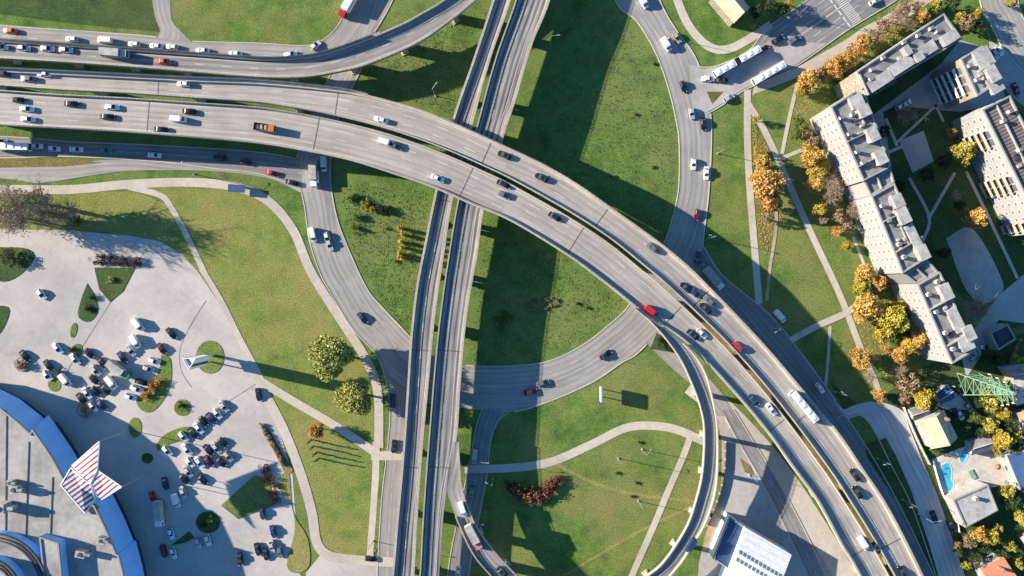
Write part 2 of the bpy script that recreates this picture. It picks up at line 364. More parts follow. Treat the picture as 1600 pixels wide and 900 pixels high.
class Strip:
    def __init__(s, key, A, B, zf=0.0, step=7.0):
        dA, dB = smooth(A), smooth(B)
        n = max(8, int(length(dA) / step))
        # pair the edges: walk A evenly, keep B monotone and closest
        a = resample(dA, n); b0 = resample(dB, n * 4)
        b = []; j = 0
        for i, p in enumerate(a):
            if i == 0: b.append(b0[0]); continue
            if i == n - 1: b.append(b0[-1]); continue
            tang = (a[i + 1] - a[i - 1]).normalized()
            best, bj = None, j
            guess = i / (n - 1) * (len(b0) - 1)
            for q in range(j, len(b0)):
                cst = abs((b0[q] - p).dot(tang)) + 0.02 * abs(q - guess)
                if best is None or cst < best: best, bj = cst, q
            j = bj; b.append(b0[j])
        # ease the pairing
        s.a, s.b, s.n = a, b, n
        s.z = [zf(i / (n - 1)) if callable(zf) else zf for i in range(n)]
        s.A = [P(p.x, p.y, z) for p, z in zip(a, s.z)]; s.B = [P(p.x, p.y, z) for p, z in zip(b, s.z)]
        s.len = [0.0]
        for i in range(1, n): s.len.append(s.len[-1] + ((s.A[i] + s.B[i]) / 2 - (s.A[i - 1] + s.B[i - 1]) / 2).length)
        STRIPS[key] = s
    def at(s, i, f, dz=0.0):
        v = s.A[i].lerp(s.B[i], f); v.z += dz; return v
    def near(s, px, py):
        q = Vector((px, py)); i = min(range(s.n), key=lambda k: ((s.a[k] + s.b[k]) / 2 - q).length)
        j0, j1 = max(0, i - 1), min(s.n - 1, i + 1)
        t = (s.at(j1, .5) - s.at(j0, .5)); return s.z[i], math.atan2(t.y, t.x), i
    def sheet(s, mb, dz=0.0, f0=0.0, f1=1.0, mi=0, i0=0, i1=None, k=3):
        i1 = s.n - 1 if i1 is None else i1
        for i in range(i0, i1):
            for q in range(k):
                fa, fb = f0 + (f1 - f0) * q / k, f0 + (f1 - f0) * (q + 1) / k
                w0 = (s.B[i] - s.A[i]).length; w1 = (s.B[i + 1] - s.A[i + 1]).length
                pts = [s.at(i, fa, dz), s.at(i, fb, dz), s.at(i + 1, fb, dz), s.at(i + 1, fa, dz)]
                uv = [(fa * w0, s.len[i]), (fb * w0, s.len[i]), (fb * w1, s.len[i + 1]), (fa * w1, s.len[i + 1])]
                mb.face(*up(pts, uv), mi=mi)
    def line(s, mb, f, width, dz, dash=None, i0=0, i1=None, off=0.0):
        """painted line at fraction f (or off metres from it); dash=(on, gap) in metres"""
        i1 = s.n - 1 if i1 is None else i1
        for i in range(i0, i1):
            L0, L1 = s.len[i], s.len[i + 1]
            spans = [(L0, L1)] if not dash else []
            if dash:
                per = dash[0] + dash[1]; k = math.floor(L0 / per)
                while k * per < L1:
                    a, b = max(L0, k * per), min(L1, k * per + dash[0])
                    if b > a: spans.append((a, b))
                    k += 1
            for a, b in spans:
                ta, tb = (a - L0) / (L1 - L0), (b - L0) / (L1 - L0)
                pa = s.at(i, f, dz).lerp(s.at(i + 1, f, dz), ta); pb = s.at(i, f, dz).lerp(s.at(i + 1, f, dz), tb)
                na = ((s.B[i] - s.A[i]).normalized()).lerp((s.B[i + 1] - s.A[i + 1]).normalized(), ta)
                nb = ((s.B[i] - s.A[i]).normalized()).lerp((s.B[i + 1] - s.A[i + 1]).normalized(), tb)
                h = width / 2
                mb.face(up([pa + na * (off - h), pa + na * (off + h), pb + nb * (off + h), pb + nb * (off - h)])[0])
    def rail(s, mb, f, inward, w, z0, z1, i0=0, i1=None, mi=0):
        """solid rail of width w along an edge (f = 0 or 1)"""
        i1 = s.n - 1 if i1 is None else i1
        prev = None
        for i in range(i0, i1 + 1):
            d = (s.B[i] - s.A[i]); d.z = 0; d.normalize()
            if f > 0.5: d = -d
            p = s.at(i, f) + d * inward
            ring = [p + Vector((0, 0, z0)), p + d * w + Vector((0, 0, z0)), p + d * w + Vector((0, 0, z1)), p + Vector((0, 0, z1))]
            if prev:
                for k in range(4):
                    mb.face([prev[k], prev[(k + 1) % 4], ring[(k + 1) % 4], ring[k]])
            else: mb.face(ring)
            prev = ring
        mb.face(prev)
def up(pts, uv=None):
    a, b, c = Vector(pts[0]), Vector(pts[1]), Vector(pts[2])
    if (b - a).cross(c - a).z < 0:
        return list(reversed(pts)), (list(reversed(uv)) if uv else None)
    return pts, uv

SHEETS = [0]
def sheet_poly(name, pts, z, mat, kind='structure', smooth_it=False, thick=0.0):
    SHEETS[0] += 1; z = z + (SHEETS[0] % 9) * .0019
    if smooth_it:
        d = smooth(list(pts) + [pts[0]]); pts = [(p.x, p.y) for p in resample(d, max(24, int(length(d) / 8)))[:-1]]
    mb = MB(); top = [P(x, y, z) for x, y in pts]
    area = sum(top[i].x * top[(i + 1) % len(top)].y - top[(i + 1) % len(top)].x * top[i].y for i in range(len(top)))
    if area < 0: top.reverse()
    mb.poly(top)
    if thick:
        for i in range(len(top)):
            a, b = top[i], top[(i + 1) % len(top)]
            mb.face([(a.x, a.y, z - thick), (b.x, b.y, z - thick), b, a])
    o = mb.build(name, mat); o['kind'] = kind; return o
def road(key, name, A, B, mat, z, lines=(), kerb=True, zf=None):
    z += len(ROADS) * .0023; s = Strip(key, A, B, z); mb = MB(); s.sheet(mb); o = mb.build(name, mat); o['kind'] = 'structure'
    if lines:
        ml = MB()
        for (f, w, dash) in lines: s.line(ml, f, w, 0.012, dash)
        o = ml.build('road_marking', M['marking']); o['kind'] = 'structure'
    ROADS.append((s, kerb)); return s
ROADS = []
def in_strip(x, y, s):
    r = False; poly = s.a + s.b[::-1]; j = len(poly) - 1
    for i in range(len(poly)):
        xi, yi, xj, yj = poly[i].x, poly[i].y, poly[j].x, poly[j].y
        if (yi > y) != (yj > y) and x < (xj - xi) * (y - yi) / (yj - yi) + xi: r = not r
        j = i
    return r
def kerbs():
    for s, kerb in ROADS:
        if not kerb: continue
        mk = MB()
        for f, e in ((0.0, s.a), (1.0, s.b)):
            ok = []
            for i in range(s.n - 1):
                m = (e[i] + e[i + 1]) / 2; ok.append(not any(in_strip(m.x, m.y, t) for t, _ in ROADS if t is not s))
            i = 0
            while i < len(ok):
                if ok[i]:
                    j = i
                    while j < len(ok) and ok[j]: j += 1
                    s.rail(mk, f, -0.30, 0.30, -s.z[0], 0.10, i, j); i = j
                else: i += 1
        o = mk.build('kerb', M['brick']); o['kind'] = 'structure'
# ------------------------------------------------------------------ ground and flat sheets
mb = MB(); mb.face([(-3000, -3000, 0), (3000, -3000, 0), (3000, 3000, 0), (-3000, 3000, 0)])
mb.build('ground', M['ground'])['kind'] = 'structure'
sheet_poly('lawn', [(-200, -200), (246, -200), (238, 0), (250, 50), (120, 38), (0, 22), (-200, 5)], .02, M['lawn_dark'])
sheet_poly('lawn', [(270, -200), (560, -200), (548, 0), (530, 40), (492, 66), (400, 70), (330, 62), (292, 50), (272, 25)], .02, M['lawn_green'])
sheet_poly('lawn', [(225, 292), (300, 284), (370, 296), (420, 320), (458, 370), (488, 432), (538, 512), (575, 580), (590, 690), (520, 660), (400, 588), (320, 432), (268, 325), (250, 305)], .02, M['lawn'])
sheet_poly('lawn', [(410, 600), (590, 706), (580, 868), (535, 868), (506, 852), (490, 800), (470, 735)], .02, M['lawn'])
sheet_poly('lawn', [(-300, 292), (210, 300), (262, 318), (320, 430), (300, 420), (270, 388), (160, 362), (-300, 355)], .02, M['lawn'])
sheet_poly('lawn', [(765, 650), (860, 625), (985, 568), (1060, 590), (1100, 650), (1100, 740), (1070, 830), (1010, 900), (940, 1010), (760, 1010), (750, 760)], .02, M['lawn_green'])
sheet_poly('lawn', [(1112, 200), (1170, 150), (1300, 100), (1345, 300), (1460, 560), (1350, 640), (1180, 500), (1100, 380)], .02, M['lawn_green'])
sheet_poly('lawn', [(1000, -200), (1240, -200), (1230, 30), (1180, 72), (1140, 85), (1095, 50), (1050, -10)], .02, M['lawn_green'])
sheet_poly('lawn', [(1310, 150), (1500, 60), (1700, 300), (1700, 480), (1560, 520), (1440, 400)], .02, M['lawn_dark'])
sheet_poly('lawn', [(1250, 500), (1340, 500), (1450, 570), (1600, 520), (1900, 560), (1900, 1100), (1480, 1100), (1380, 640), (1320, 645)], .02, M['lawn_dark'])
path_under = [(1000, 425), (1100, 515), (1200, 625), (1300, 760), (1390, 905), (1470, 1040)]
# car park plaza
sheet_poly('plaza', [(-300, 352), (0, 358), (110, 360), (200, 368), (250, 377), (285, 398), (312, 428), (340, 470), (405, 592), (432, 660), (457, 740), (463, 820), (452, 868), (470, 900), (520, 905), (640, 905), (640, 1200), (-300, 1200)], .04, M['plaza'])
sheet_poly('plaza', [(478, 895), (500, 868), (540, 868), (590, 876), (640, 880), (640, 1000), (478, 1000)], .05, M['plaza'])
sheet_poly('yard', [(1105, 590), (1140, 640), (1200, 690), (1260, 790), (1345, 960), (1345, 1100), (1075, 1100), (1092, 880), (1102, 835), (1127, 770), (1128, 690)], .04, M['dirt'])
sheet_poly('yard', [(1128, 655), (1158, 690), (1215, 770), (1260, 850), (1300, 960), (1300, 1100), (1090, 1100), (1094, 880), (1112, 838), (1134, 770)], .06, M['asphalt_flat'])
# courtyard and side streets on the right
sheet_poly('yard', [(1362, 215), (1350, 190), (1470, 100), (1500, 62), (1540, 75), (1575, 160), (1500, 175), (1400, 165), (1380, 175), (1393, 262)], .04, M['asphalt_flat'])
sheet_poly('playground', [(1405, 220), (1443, 204), (1459, 252), (1426, 270)], .06, M['plaza'])
sheet_poly('sports_pitch', [(1478, 372), (1520, 358), (1566, 438), (1560, 462), (1536, 474), (1508, 450)], .06, M['asphalt_flat'], smooth_it=True)
sheet_poly('road', [(1500, 545), (1560, 462), (1640, 395), (1900, 330), (1900, 480), (1650, 520), (1600, 505), (1560, 500), (1530, 560), (1510, 590)], .05, M['plaza'])
sheet_poly('pavement', [(1180, 130), (1242, 107), (1325, 60), (1345, 45), (1420, 5), (1500, -60), (1540, -60), (1430, 20), (1330, 82), (1260, 125), (1170, 168)], .03, M['path'])
# ring road, streets
zR = .07
road('frontage', 'road', [(-200, 18), (0, 40), (110, 48), (230, 57), (300, 65), (400, 68), (470, 72), (500, 66), (525, 45), (542, 15), (556, -25), (590, -120)],
     [(-200, 55), (0, 73), (110, 80), (230, 88), (300, 95), (400, 104), (480, 108), (540, 95), (575, 62), (600, 25), (622, -20), (665, -120)], M['asphalt'], zR, [(.5, .18, (3, 6))])
road('side_street', 'road', [(225, -200), (238, 0), (250, 48), (240, 62)], [(262, -200), (266, 0), (272, 38), (300, 66)], M['asphalt'], zR - .015, [], False)
road('ring_west', 'road', [(548, 60), (520, 110), (485, 190), (466, 240), (464, 270), (476, 320), (484, 375), (500, 425), (514, 452), (550, 512), (587, 552), (602, 590), (610, 640), (606, 700), (597, 780), (590, 900), (585, 1050)],
     [(592, 50), (563, 110), (530, 180), (517, 240), (516, 285), (525, 337), (540, 380), (572, 450), (600, 484), (640, 527), (660, 560), (655, 600), (650, 650), (645, 700), (640, 780), (634, 900), (628, 1050)],
     M['asphalt'], zR, [(.33, .13, (3, 7)), (.66, .13, (3, 7))])
road('ring_south', 'road', [(600, 487), (640, 527), (690, 563), (725, 571), (770, 573), (805, 572), (857, 565), (907, 542), (950, 510), (985, 477), (1020, 430), (1040, 380)],
     [(606, 590), (640, 618), (690, 633), (725, 636), (765, 640), (802, 643), (857, 627), (925, 597), (970, 567), (1000, 548), (1050, 490), (1098, 420)],
     M['asphalt'], zR + .02, [(.28, .13, (3, 7)), (.52, .13, (3, 7)), (.76, .13, (3, 7))])
road('ring_east', 'road', [(925, -120), (962, 0), (995, 32), (1025, 82), (1045, 137), (1057, 187), (1062, 225), (1061, 295), (1050, 345), (1037, 382), (1000, 450), (975, 490)],
     [(985, -120), (1030, 0), (1058, 50), (1084, 86), (1104, 137), (1110, 180), (1111, 225), (1107, 300), (1100, 360), (1094, 410), (1085, 450), (1060, 490)],
     M['asphalt'], zR + .04, [(.33, .13, (3, 7)), (.66, .13, (3, 7))])
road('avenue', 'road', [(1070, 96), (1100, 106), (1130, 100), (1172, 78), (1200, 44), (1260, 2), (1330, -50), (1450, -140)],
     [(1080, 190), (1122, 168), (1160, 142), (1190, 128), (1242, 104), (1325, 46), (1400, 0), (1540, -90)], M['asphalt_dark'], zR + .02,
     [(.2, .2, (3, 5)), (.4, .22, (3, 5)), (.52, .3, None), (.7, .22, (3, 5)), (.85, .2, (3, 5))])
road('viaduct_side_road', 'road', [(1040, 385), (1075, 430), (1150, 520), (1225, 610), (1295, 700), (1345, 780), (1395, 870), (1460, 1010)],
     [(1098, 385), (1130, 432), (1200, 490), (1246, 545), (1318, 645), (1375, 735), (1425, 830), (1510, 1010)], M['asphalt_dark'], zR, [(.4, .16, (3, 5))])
road('east_street', 'road', [(1300, 622), (1322, 652), (1345, 648), (1366, 672), (1395, 730), (1425, 790), (1463, 900), (1510, 1050)],
     [(1318, 640), (1365, 628), (1408, 642), (1420, 670), (1440, 720), (1465, 780), (1506, 900), (1556, 1050)], M['street_pale'], zR + .02, [])
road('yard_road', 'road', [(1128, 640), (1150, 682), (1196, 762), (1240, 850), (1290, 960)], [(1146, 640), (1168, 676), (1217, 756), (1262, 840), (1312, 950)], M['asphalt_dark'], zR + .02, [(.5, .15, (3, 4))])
road('ramp_road', 'road', [(990, 500), (1010, 535), (1050, 575), (1092, 612), (1120, 650)], [(1030, 490), (1040, 528), (1085, 570), (1125, 610), (1150, 650)], M['asphalt'], zR - .01, [], False)
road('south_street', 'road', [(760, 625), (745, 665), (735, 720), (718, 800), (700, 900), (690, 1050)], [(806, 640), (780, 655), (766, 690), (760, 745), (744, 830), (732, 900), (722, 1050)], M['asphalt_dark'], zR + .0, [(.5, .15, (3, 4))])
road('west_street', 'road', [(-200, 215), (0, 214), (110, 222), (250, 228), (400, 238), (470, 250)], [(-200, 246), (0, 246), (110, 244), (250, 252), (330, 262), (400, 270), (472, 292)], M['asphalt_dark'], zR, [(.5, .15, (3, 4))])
road('west_service', 'road', [(-200, 256), (0, 256), (90, 257), (165, 250), (230, 251), (330, 263), (400, 272), (470, 292)], [(-200, 276), (0, 279), (60, 286), (130, 276), (190, 268), (250, 266), (340, 268), (420, 279), (472, 302)], M['asphalt'], zR + .02, [], False)
road('northeast_street', 'road', [(1525, -120), (1532, 0), (1550, 40), (1575, 85), (1640, 150)], [(1580, -120), (1590, 0), (1606, 40), (1640, 80), (1700, 120)], M['asphalt'], zR, [(.5, .15, (3, 5))])
sheet_poly('road', [(1545, 60), (1580, 90), (1640, 150), (1900, 250), (1900, 330), (1640, 200), (1580, 150), (1548, 110)], .05, M['asphalt_flat'])
sheet_poly('road', [(1076, 100), (1100, 108), (1132, 102), (1174, 80), (1205, 62), (1292, 68), (1242, 102), (1190, 126), (1160, 140), (1122, 166), (1084, 186)], .15, M['asphalt_flat'])  # paler sheet paints the sunlit junction against the darker, shaded avenue
kerbs()
# zebra crossing over the avenue
mbz = MB()
s = STRIPS['avenue']; _, _, iz = s.near(1312, 12)
for k in range(22):
    f = .03 + k * .044
    a, b = s.at(iz, f, .03), s.at(iz, f + .022, .03); t = (s.at(iz + 1, .5) - s.at(iz, .5)).normalized() * 3.6
    mbz.face(up([a, b, b + t, a + t])[0])
for f in (.12, .30, .46, .61, .78, .92):      # stop lines
    a, b = s.at(iz - 1, f - .06, .03), s.at(iz - 1, f + .06, .03); t = Vector((.5, .3, 0))
    mbz.face(up([a, b, b + t, a + t])[0])
mbz.build('crosswalk', M['marking'])['kind'] = 'structure'
# paths
PATHS = []
def path(A, w, z=.11, name='path', mat='path'):
    if name == 'path': PATHS.append((A, w))
    d = smooth(A); n = max(6, int(length(d) / 8)); d = resample(d, n); mb = MB()
    L = []
    for i, p in enumerate(d):
        t = (d[min(i + 1, n - 1)] - d[max(i - 1, 0)]).normalized(); q = Vector((-t.y, t.x)) * w / 2
        L.append((p - q, p + q))
    for (a, b), (c, e) in zip(L, L[1:]):
        mb.face(up([P(a.x, a.y, z), P(b.x, b.y, z), P(e.x, e.y, z), P(c.x, c.y, z)])[0])
    o = mb.build(name, M[mat]); o['kind'] = 'structure'
path([(-200, 297), (0, 296), (110, 296), (200, 288), (300, 285), (372, 293), (420, 315), (458, 360), (486, 425), (536, 505), (572, 562), (590, 612), (592, 700)], 14, .115)
path([(200, 292), (250, 305), (268, 325), (295, 375), (322, 432)], 9)
path([(315, 420), (345, 470), (375, 530), (408, 592), (436, 660)], 9, .125)
path([(395, 588), (455, 625), (520, 663), (588, 708)], 13, .12)
path([(405, 600), (440, 665), (468, 735), (487, 800), (494, 845), (510, 866), (545, 874), (640, 880)], 15, .13)
path([(588, 690), (586, 760), (578, 872)], 11, .14)
path([(580, 712), (640, 712)], 14, .15)
path([(726, 733), (800, 731), (860, 722), (925, 694), (980, 668), (1030, 666), (1065, 674), (1100, 690)], 13)
path([(1078, 684), (1068, 712), (1045, 765), (1020, 825), (985, 905), (950, 990)], 10, .12)
path([(1168, 140), (1168, 220), (1172, 300), (1180, 400), (1186, 475)], 11)
path([(1168, 160), (1195, 205), (1225, 270), (1270, 370), (1312, 460), (1345, 545)], 10, .12)
path([(1246, 130), (1232, 190), (1222, 240)], 6, .13)
path([(1220, 248), (1258, 232)], 6, .13)
path([(1210, 300), (1213, 350), (1203, 420), (1198, 470)], 5, .13, mat='dirt')
path([(1235, 532), (1275, 510), (1320, 490), (1345, 472)], 10, .14)
path([(1297, 510), (1294, 560), (1290, 602)], 5, .13, mat='plaza')
path([(1345, 545), (1372, 608), (1376, 640)], 9, .12)
path([(1040, -60), (1062, 10), (1082, 48), (1110, 74), (1140, 76), (1180, 55), (1205, 38)], 13, .12)
path([(1421, 278), (1452, 340), (1440, 380)], 5, .12); path([(1452, 340), (1492, 270)], 5, .13)
path([(1510, 268), (1545, 340), (1590, 435)], 5, .12); path([(1384, 185), (1402, 228)], 5, .12); path([(1372, 245), (1412, 228)], 5, .13)
path([(1478, 150), (1402, 222)], 4, .14); path([(1460, 160), (1474, 190)], 4, .14)
path([(1333, 370), (1352, 418)], 5, .13); path([(1415, 640), (1440, 700), (1455, 725)], 4, .2, 'garden_path', 'plaster')
path([(880, 900), (930, 870), (985, 838), (1030, 815), (1085, 790)], 4, .05, 'worn_track', 'worn')
path([(868, 725), (930, 755), (990, 772), (1100, 785)], 5, .05, 'worn_track', 'worn')
path([(480, 770), (530, 745), (545, 735)], 3, .05, 'worn_track', 'worn')
path(path_under, 66, .045, 'ground_under_viaduct', 'verge')
path([(1080, 600), (1130, 640), (1200, 715), (1260, 800), (1340, 930)], 34, .05, 'ground_under_viaduct', 'path')
# verges and traffic islands
def island(pts, mat='lawn_green', sm=True, name='traffic_island'):
    sheet_poly(name, pts, .16, M[mat], smooth_it=sm, thick=.16)
def oval(cx, cy, rx, ry, a=0): return [(cx + rx * math.cos(t) * math.cos(a) - ry * math.sin(t) * math.sin(a), cy + rx * math.cos(t) * math.sin(a) + ry * math.sin(t) * math.cos(a)) for t in [k * math.pi / 6 for k in range(12)]]
island([(-200, 242), (0, 244), (100, 248), (160, 254), (100, 260), (0, 262), (-200, 262)], 'verge', False)
island([(1104, 143), (1131, 143), (1113, 163)], 'verge', False)
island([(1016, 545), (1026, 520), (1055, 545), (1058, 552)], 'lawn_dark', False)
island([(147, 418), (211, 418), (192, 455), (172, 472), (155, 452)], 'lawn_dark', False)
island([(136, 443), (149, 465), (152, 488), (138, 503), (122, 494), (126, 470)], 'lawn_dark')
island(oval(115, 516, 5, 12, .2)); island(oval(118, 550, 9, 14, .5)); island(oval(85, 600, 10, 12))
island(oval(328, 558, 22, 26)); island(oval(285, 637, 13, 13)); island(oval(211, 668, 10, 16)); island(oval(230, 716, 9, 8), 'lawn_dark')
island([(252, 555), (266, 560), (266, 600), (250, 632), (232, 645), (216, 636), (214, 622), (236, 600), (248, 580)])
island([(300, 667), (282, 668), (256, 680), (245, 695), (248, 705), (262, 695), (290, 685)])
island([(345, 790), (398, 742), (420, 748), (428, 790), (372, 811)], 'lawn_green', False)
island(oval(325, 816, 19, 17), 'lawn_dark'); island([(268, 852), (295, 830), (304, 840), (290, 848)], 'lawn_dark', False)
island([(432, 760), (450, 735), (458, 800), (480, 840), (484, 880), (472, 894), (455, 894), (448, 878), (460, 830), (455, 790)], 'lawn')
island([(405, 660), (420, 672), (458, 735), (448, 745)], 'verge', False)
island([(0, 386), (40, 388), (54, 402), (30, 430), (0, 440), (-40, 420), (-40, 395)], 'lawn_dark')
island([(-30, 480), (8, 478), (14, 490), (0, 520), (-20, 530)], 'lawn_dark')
island([(1368, 690), (1384, 684), (1400, 712), (1425, 770), (1452, 850), (1478, 940), (1450, 880), (1400, 780), (1355, 715), (1352, 695)], 'lawn_dark', False)
island([(1156, 716), (1172, 728), (1178, 742), (1164, 738)], 'verge', False)
island([(594, 722), (600, 722), (592, 855), (583, 866)], 'lawn_green', False)
# drain grooves across the plaza
path([(232, 385), (200, 430), (168, 480), (130, 540), (106, 578)], 1.6, .052, 'drain_groove', 'concrete_dark')
path([(322, 470), (300, 505), (283, 540), (281, 570), (290, 592), (300, 605)], 1.6, .052, 'drain_groove', 'concrete_dark')
path([(400, 600), (350, 632), (330, 645)], 1.4, .052, 'drain_groove', 'concrete_dark')
path([(45, 622), (75, 645), (105, 675)], 1.5, .06, 'paving_strip', 'path'); path([(215, 800), (228, 850), (236, 900)], 1.5, .06, 'paving_strip', 'path')

# ------------------------------------------------------------------ viaducts, bridges and ramps
def deck(key, name, label, cat, A, B, zf, mat, lanes, pier_at, group=None, par=(1.1, .45), edge_lines=True, thick=1.1, pier_w=.5, cap_w=.66, pier_t=1.6,
         joints=(), barrier=None, parB=None, skipA=None, skipB=None):
    s = Strip(key, A, B, zf)
    mid = s.at(s.n // 2, .5); org = Vector((mid.x, mid.y, 0))
    root = thing(name, org, label, cat, group)
    mb = MB(); s.sheet(mb, 0, 0, 1, 0)
    for i in range(s.n - 1):                                    # sides and soffit
        a0, a1, b0, b1 = s.at(i, 0), s.at(i + 1, 0), s.at(i, 1), s.at(i + 1, 1)
        la0, la1, lb0, lb1 = s.at(i, .12, -thick), s.at(i + 1, .12, -thick), s.at(i, .88, -thick), s.at(i + 1, .88, -thick)
        lo = Vector((0, 0, -.28))
        for q in ([a0, a1, a1 + lo, a0 + lo], [a0 + lo, a1 + lo, la1, la0], [la0, la1, lb1, lb0], [lb0, lb1, b1 + lo, b0 + lo], [b0 + lo, b1 + lo, b1, b0]):
            mb.face(q, mi=1)
    mb.build('deck', [mat, M['concrete_dark']], root, org)
    for f, ph, skip in ((0.0, par, skipA), (1.0, parB or par, skipB)):
        i0, i1 = 0, s.n - 1
        if skip: i0, i1 = int(skip[0] * i1), int(skip[1] * i1)
        mp = MB(); s.rail(mp, f, 0.0, ph[1], -.4, ph[0], i0, i1)
        po = mp.build('parapet', M['parapet'], root, org)
        mh = MB(); s.rail(mh, f, ph[1] * .35, .10, ph[0] + .3, ph[0] + .4, i0, i1)
        for i in range(i0, i1, 1):
            d = (s.B[i] - s.A[i]).normalized() * (1 if f < .5 else -1)
            p = s.at(i, f) + d * (ph[1] * .35 + .05); mh.box((p.x, p.y, p.z + ph[0]), .08, .08, .32)
        hr = mh.build('handrail', M['steel'], po)
        hr.data.transform(Matrix.Translation(-org))
    if lanes:
        ml = MB()
        for f, dash in lanes: s.line(ml, f, .2, .012, dash)
        if edge_lines:
            s.line(ml, 0, .18, .012, None, off=1.1); s.line(ml, 1, .18, .012, None, off=-1.1)
        ml.build('lane_markings', M['marking'], root, org)
    for t in joints:
        i = int(t * (s.n - 1)); mj = MB(); a, b = s.at(i, .02, .014), s.at(i, .98, .014); d = (s.at(i + 1, .5) - s.at(i, .5)).normalized() * .32
        mj.face(up([a, b, b + d, a + d])[0]); mj.build('expansion_joint', M['joint'], root, org)
    for t in pier_at:
        i = min(s.n - 2, max(1, int(t * (s.n - 1)))); c = s.at(i, .5); ac = s.B[i] - s.A[i]; w = ac.length; ang = math.atan2(ac.y, ac.x)
        h = c.z - thick; mp = MB()
        mp.box((c.x, c.y, 0), w * pier_w, pier_t, h - 1.0, ang)
        mp.box((c.x, c.y, h - 1.0), w * cap_w, pier_t + .5, 1.0, ang, taper=1.0)
        mp.box((c.x, c.y, .0), w * pier_w + 1, pier_t + 1, .35, ang)
        mp.build('pier', M['concrete'], root, org)
    if barrier:
        f, t0, t1, bh = barrier; i0, i1 = int(t0 * (s.n - 1)), int(t1 * (s.n - 1))
        mw = MB(); s.rail(mw, f, -.12, .12, -.5, bh, i0, i1); w = mw.build('noise_barrier', M['steel'], root, org)
        mw = MB()
        for i in range(i0, i1):
            for tt in (0, .5):
                d = (s.B[i] - s.A[i]).normalized() * (1 if f < .5 else -1)
                p = s.at(i, f).lerp(s.at(i + 1, f), tt) - d * .22; mw.box((p.x, p.y, p.z - .5), .22, .22, bh + .75, math.atan2(d.y, d.x))
        ch = mw.build('barrier_posts', M['concrete_dark'], w); ch.data.transform(Matrix.Translation(-org))
    return s
def zew(t): return 13.2 if t < .56 else 13.2 - (13.2 - 6.3) * ((t - .56) / .44) ** 1.15
EWN_A = [(-160, 99), (0, 109), (100, 114), (200, 119), (300, 124), (400, 128), (500, 137), (560, 146), (650, 170), (710, 193), (775, 222), (850, 257), (900, 286), (950, 321), (1025, 375), (1075, 416), (1107, 448), (1150, 492), (1200, 546), (1250, 605), (1307, 673), (1347, 732), (1387, 793), (1440, 897), (1500, 1030)]
MED = [(-160, 127), (0, 138), (100, 145), (200, 150), (300, 157), (400, 164), (450, 171), (500, 180), (550, 191), (600, 204), (650, 220), (700, 239), (750, 261), (800, 285), (887, 334), (950, 375), (1000, 415), (1037, 446), (1100, 505), (1150, 556), (1200, 614), (1247, 674), (1275, 712), (1300, 747), (1325, 786), (1355, 834), (1390, 895), (1460, 1030)]
def shift(pts, d):
    out = []
    for i, p in enumerate(pts):
        a, b = pts[max(0, i - 1)], pts[min(len(pts) - 1, i + 1)]
        tx, ty = b[0] - a[0], b[1] - a[1]; l = math.hypot(tx, ty); out.append((p[0] - ty / l * d, p[1] + tx / l * d))
    return out
EWS_B = [(-160, 186), (0, 196), (100, 201), (200, 207), (300, 215), (400, 224), (475, 236), (550, 252), (620, 274), (680, 295), (737, 320), (800, 347), (887, 400), (950, 447), (985, 475), (1010, 495), (1045, 516), (1077, 541), (1100, 564), (1150, 618), (1200, 678), (1237, 730), (1275, 782), (1312, 850), (1340, 897), (1405, 1030)]
jt = (.2, .335, .46, .56, .66, .78, .9)
deck('EWN', 'viaduct', 'northern carriageway of the big curving concrete viaduct, crossing over the straight bridges', 'viaduct', EWN_A, shift(MED, -3.4), zew, M['viaduct'],
     [(.34, (4, 7)), (.66, (4, 7))], [.06, .14, .22, .30, .37, .445, .50, .57, .64, .71, .78, .85, .92], 'viaduct carriageways', (1.1, .9), joints=jt, parB=(.9, .4), barrier=(0.0, .06, .36, 2.4))
deck('EWS', 'viaduct', 'southern carriageway of the big curving concrete viaduct, with a loop ramp branching off', 'viaduct', shift(MED, 3.4), EWS_B, zew, M['viaduct'],
     [(.26, (4, 7)), (.5, (4, 7)), (.74, (4, 7))], [.06, .14, .22, .30, .37, .445, .50, .57, .64, .71, .78, .85, .92], 'viaduct carriageways', (.9, .4), joints=jt, parB=(1.1, .7), skipB=(0, 1))
ZB = 8.3
pN = [.07, .165, .26, .345, .43, .5, .57, .655, .74, .82, .9]
deck('NSW', 'road_bridge', 'western carriageway of the straight two-part road bridge under the viaduct', 'bridge',
     [(815, -150), (770, 0), (740, 92), (706, 192), (681, 297), (665, 375), (651, 447), (642, 525), (637, 600), (632, 675), (626, 750), (619, 825), (613, 897), (600, 1030)],
     [(846, -150), (799, 0), (767, 92), (741, 187), (709, 307), (694, 400), (685, 460), (677, 525), (670, 600), (663, 675), (657, 750), (652, 825), (648, 897), (638, 1030)],
     ZB, M['bridge'], [(.5, (3, 6))], pN, 'straight bridge carriageways', (.95, .7), edge_lines=True, thick=1.0, joints=(.12, .4, .6, .75))
deck('NSE', 'road_bridge', 'eastern carriageway of the straight two-part road bridge, with a ramp leaving at bottom', 'bridge',
     [(853, -150), (806, 0), (774, 92), (748, 187), (717, 307), (701, 400), (692, 460), (684, 525), (677, 600), (671, 675), (665, 750), (660, 825), (656, 897), (646, 1030)],
     [(905, -150), (860, 0), (832, 70), (805, 160), (787, 215), (757, 325), (746, 400), (735, 460), (726, 525), (720, 600), (715, 675), (707, 722), (698, 767), (691, 825), (686, 897), (676, 1030)],
     ZB, M['bridge'], [(.42, (3, 6)), (.75, None)], pN, 'straight bridge carriageways', (.9, .4), parB=(.95, .8), thick=1.0, joints=(.12, .4, .6, .75), skipB=(0, .715))
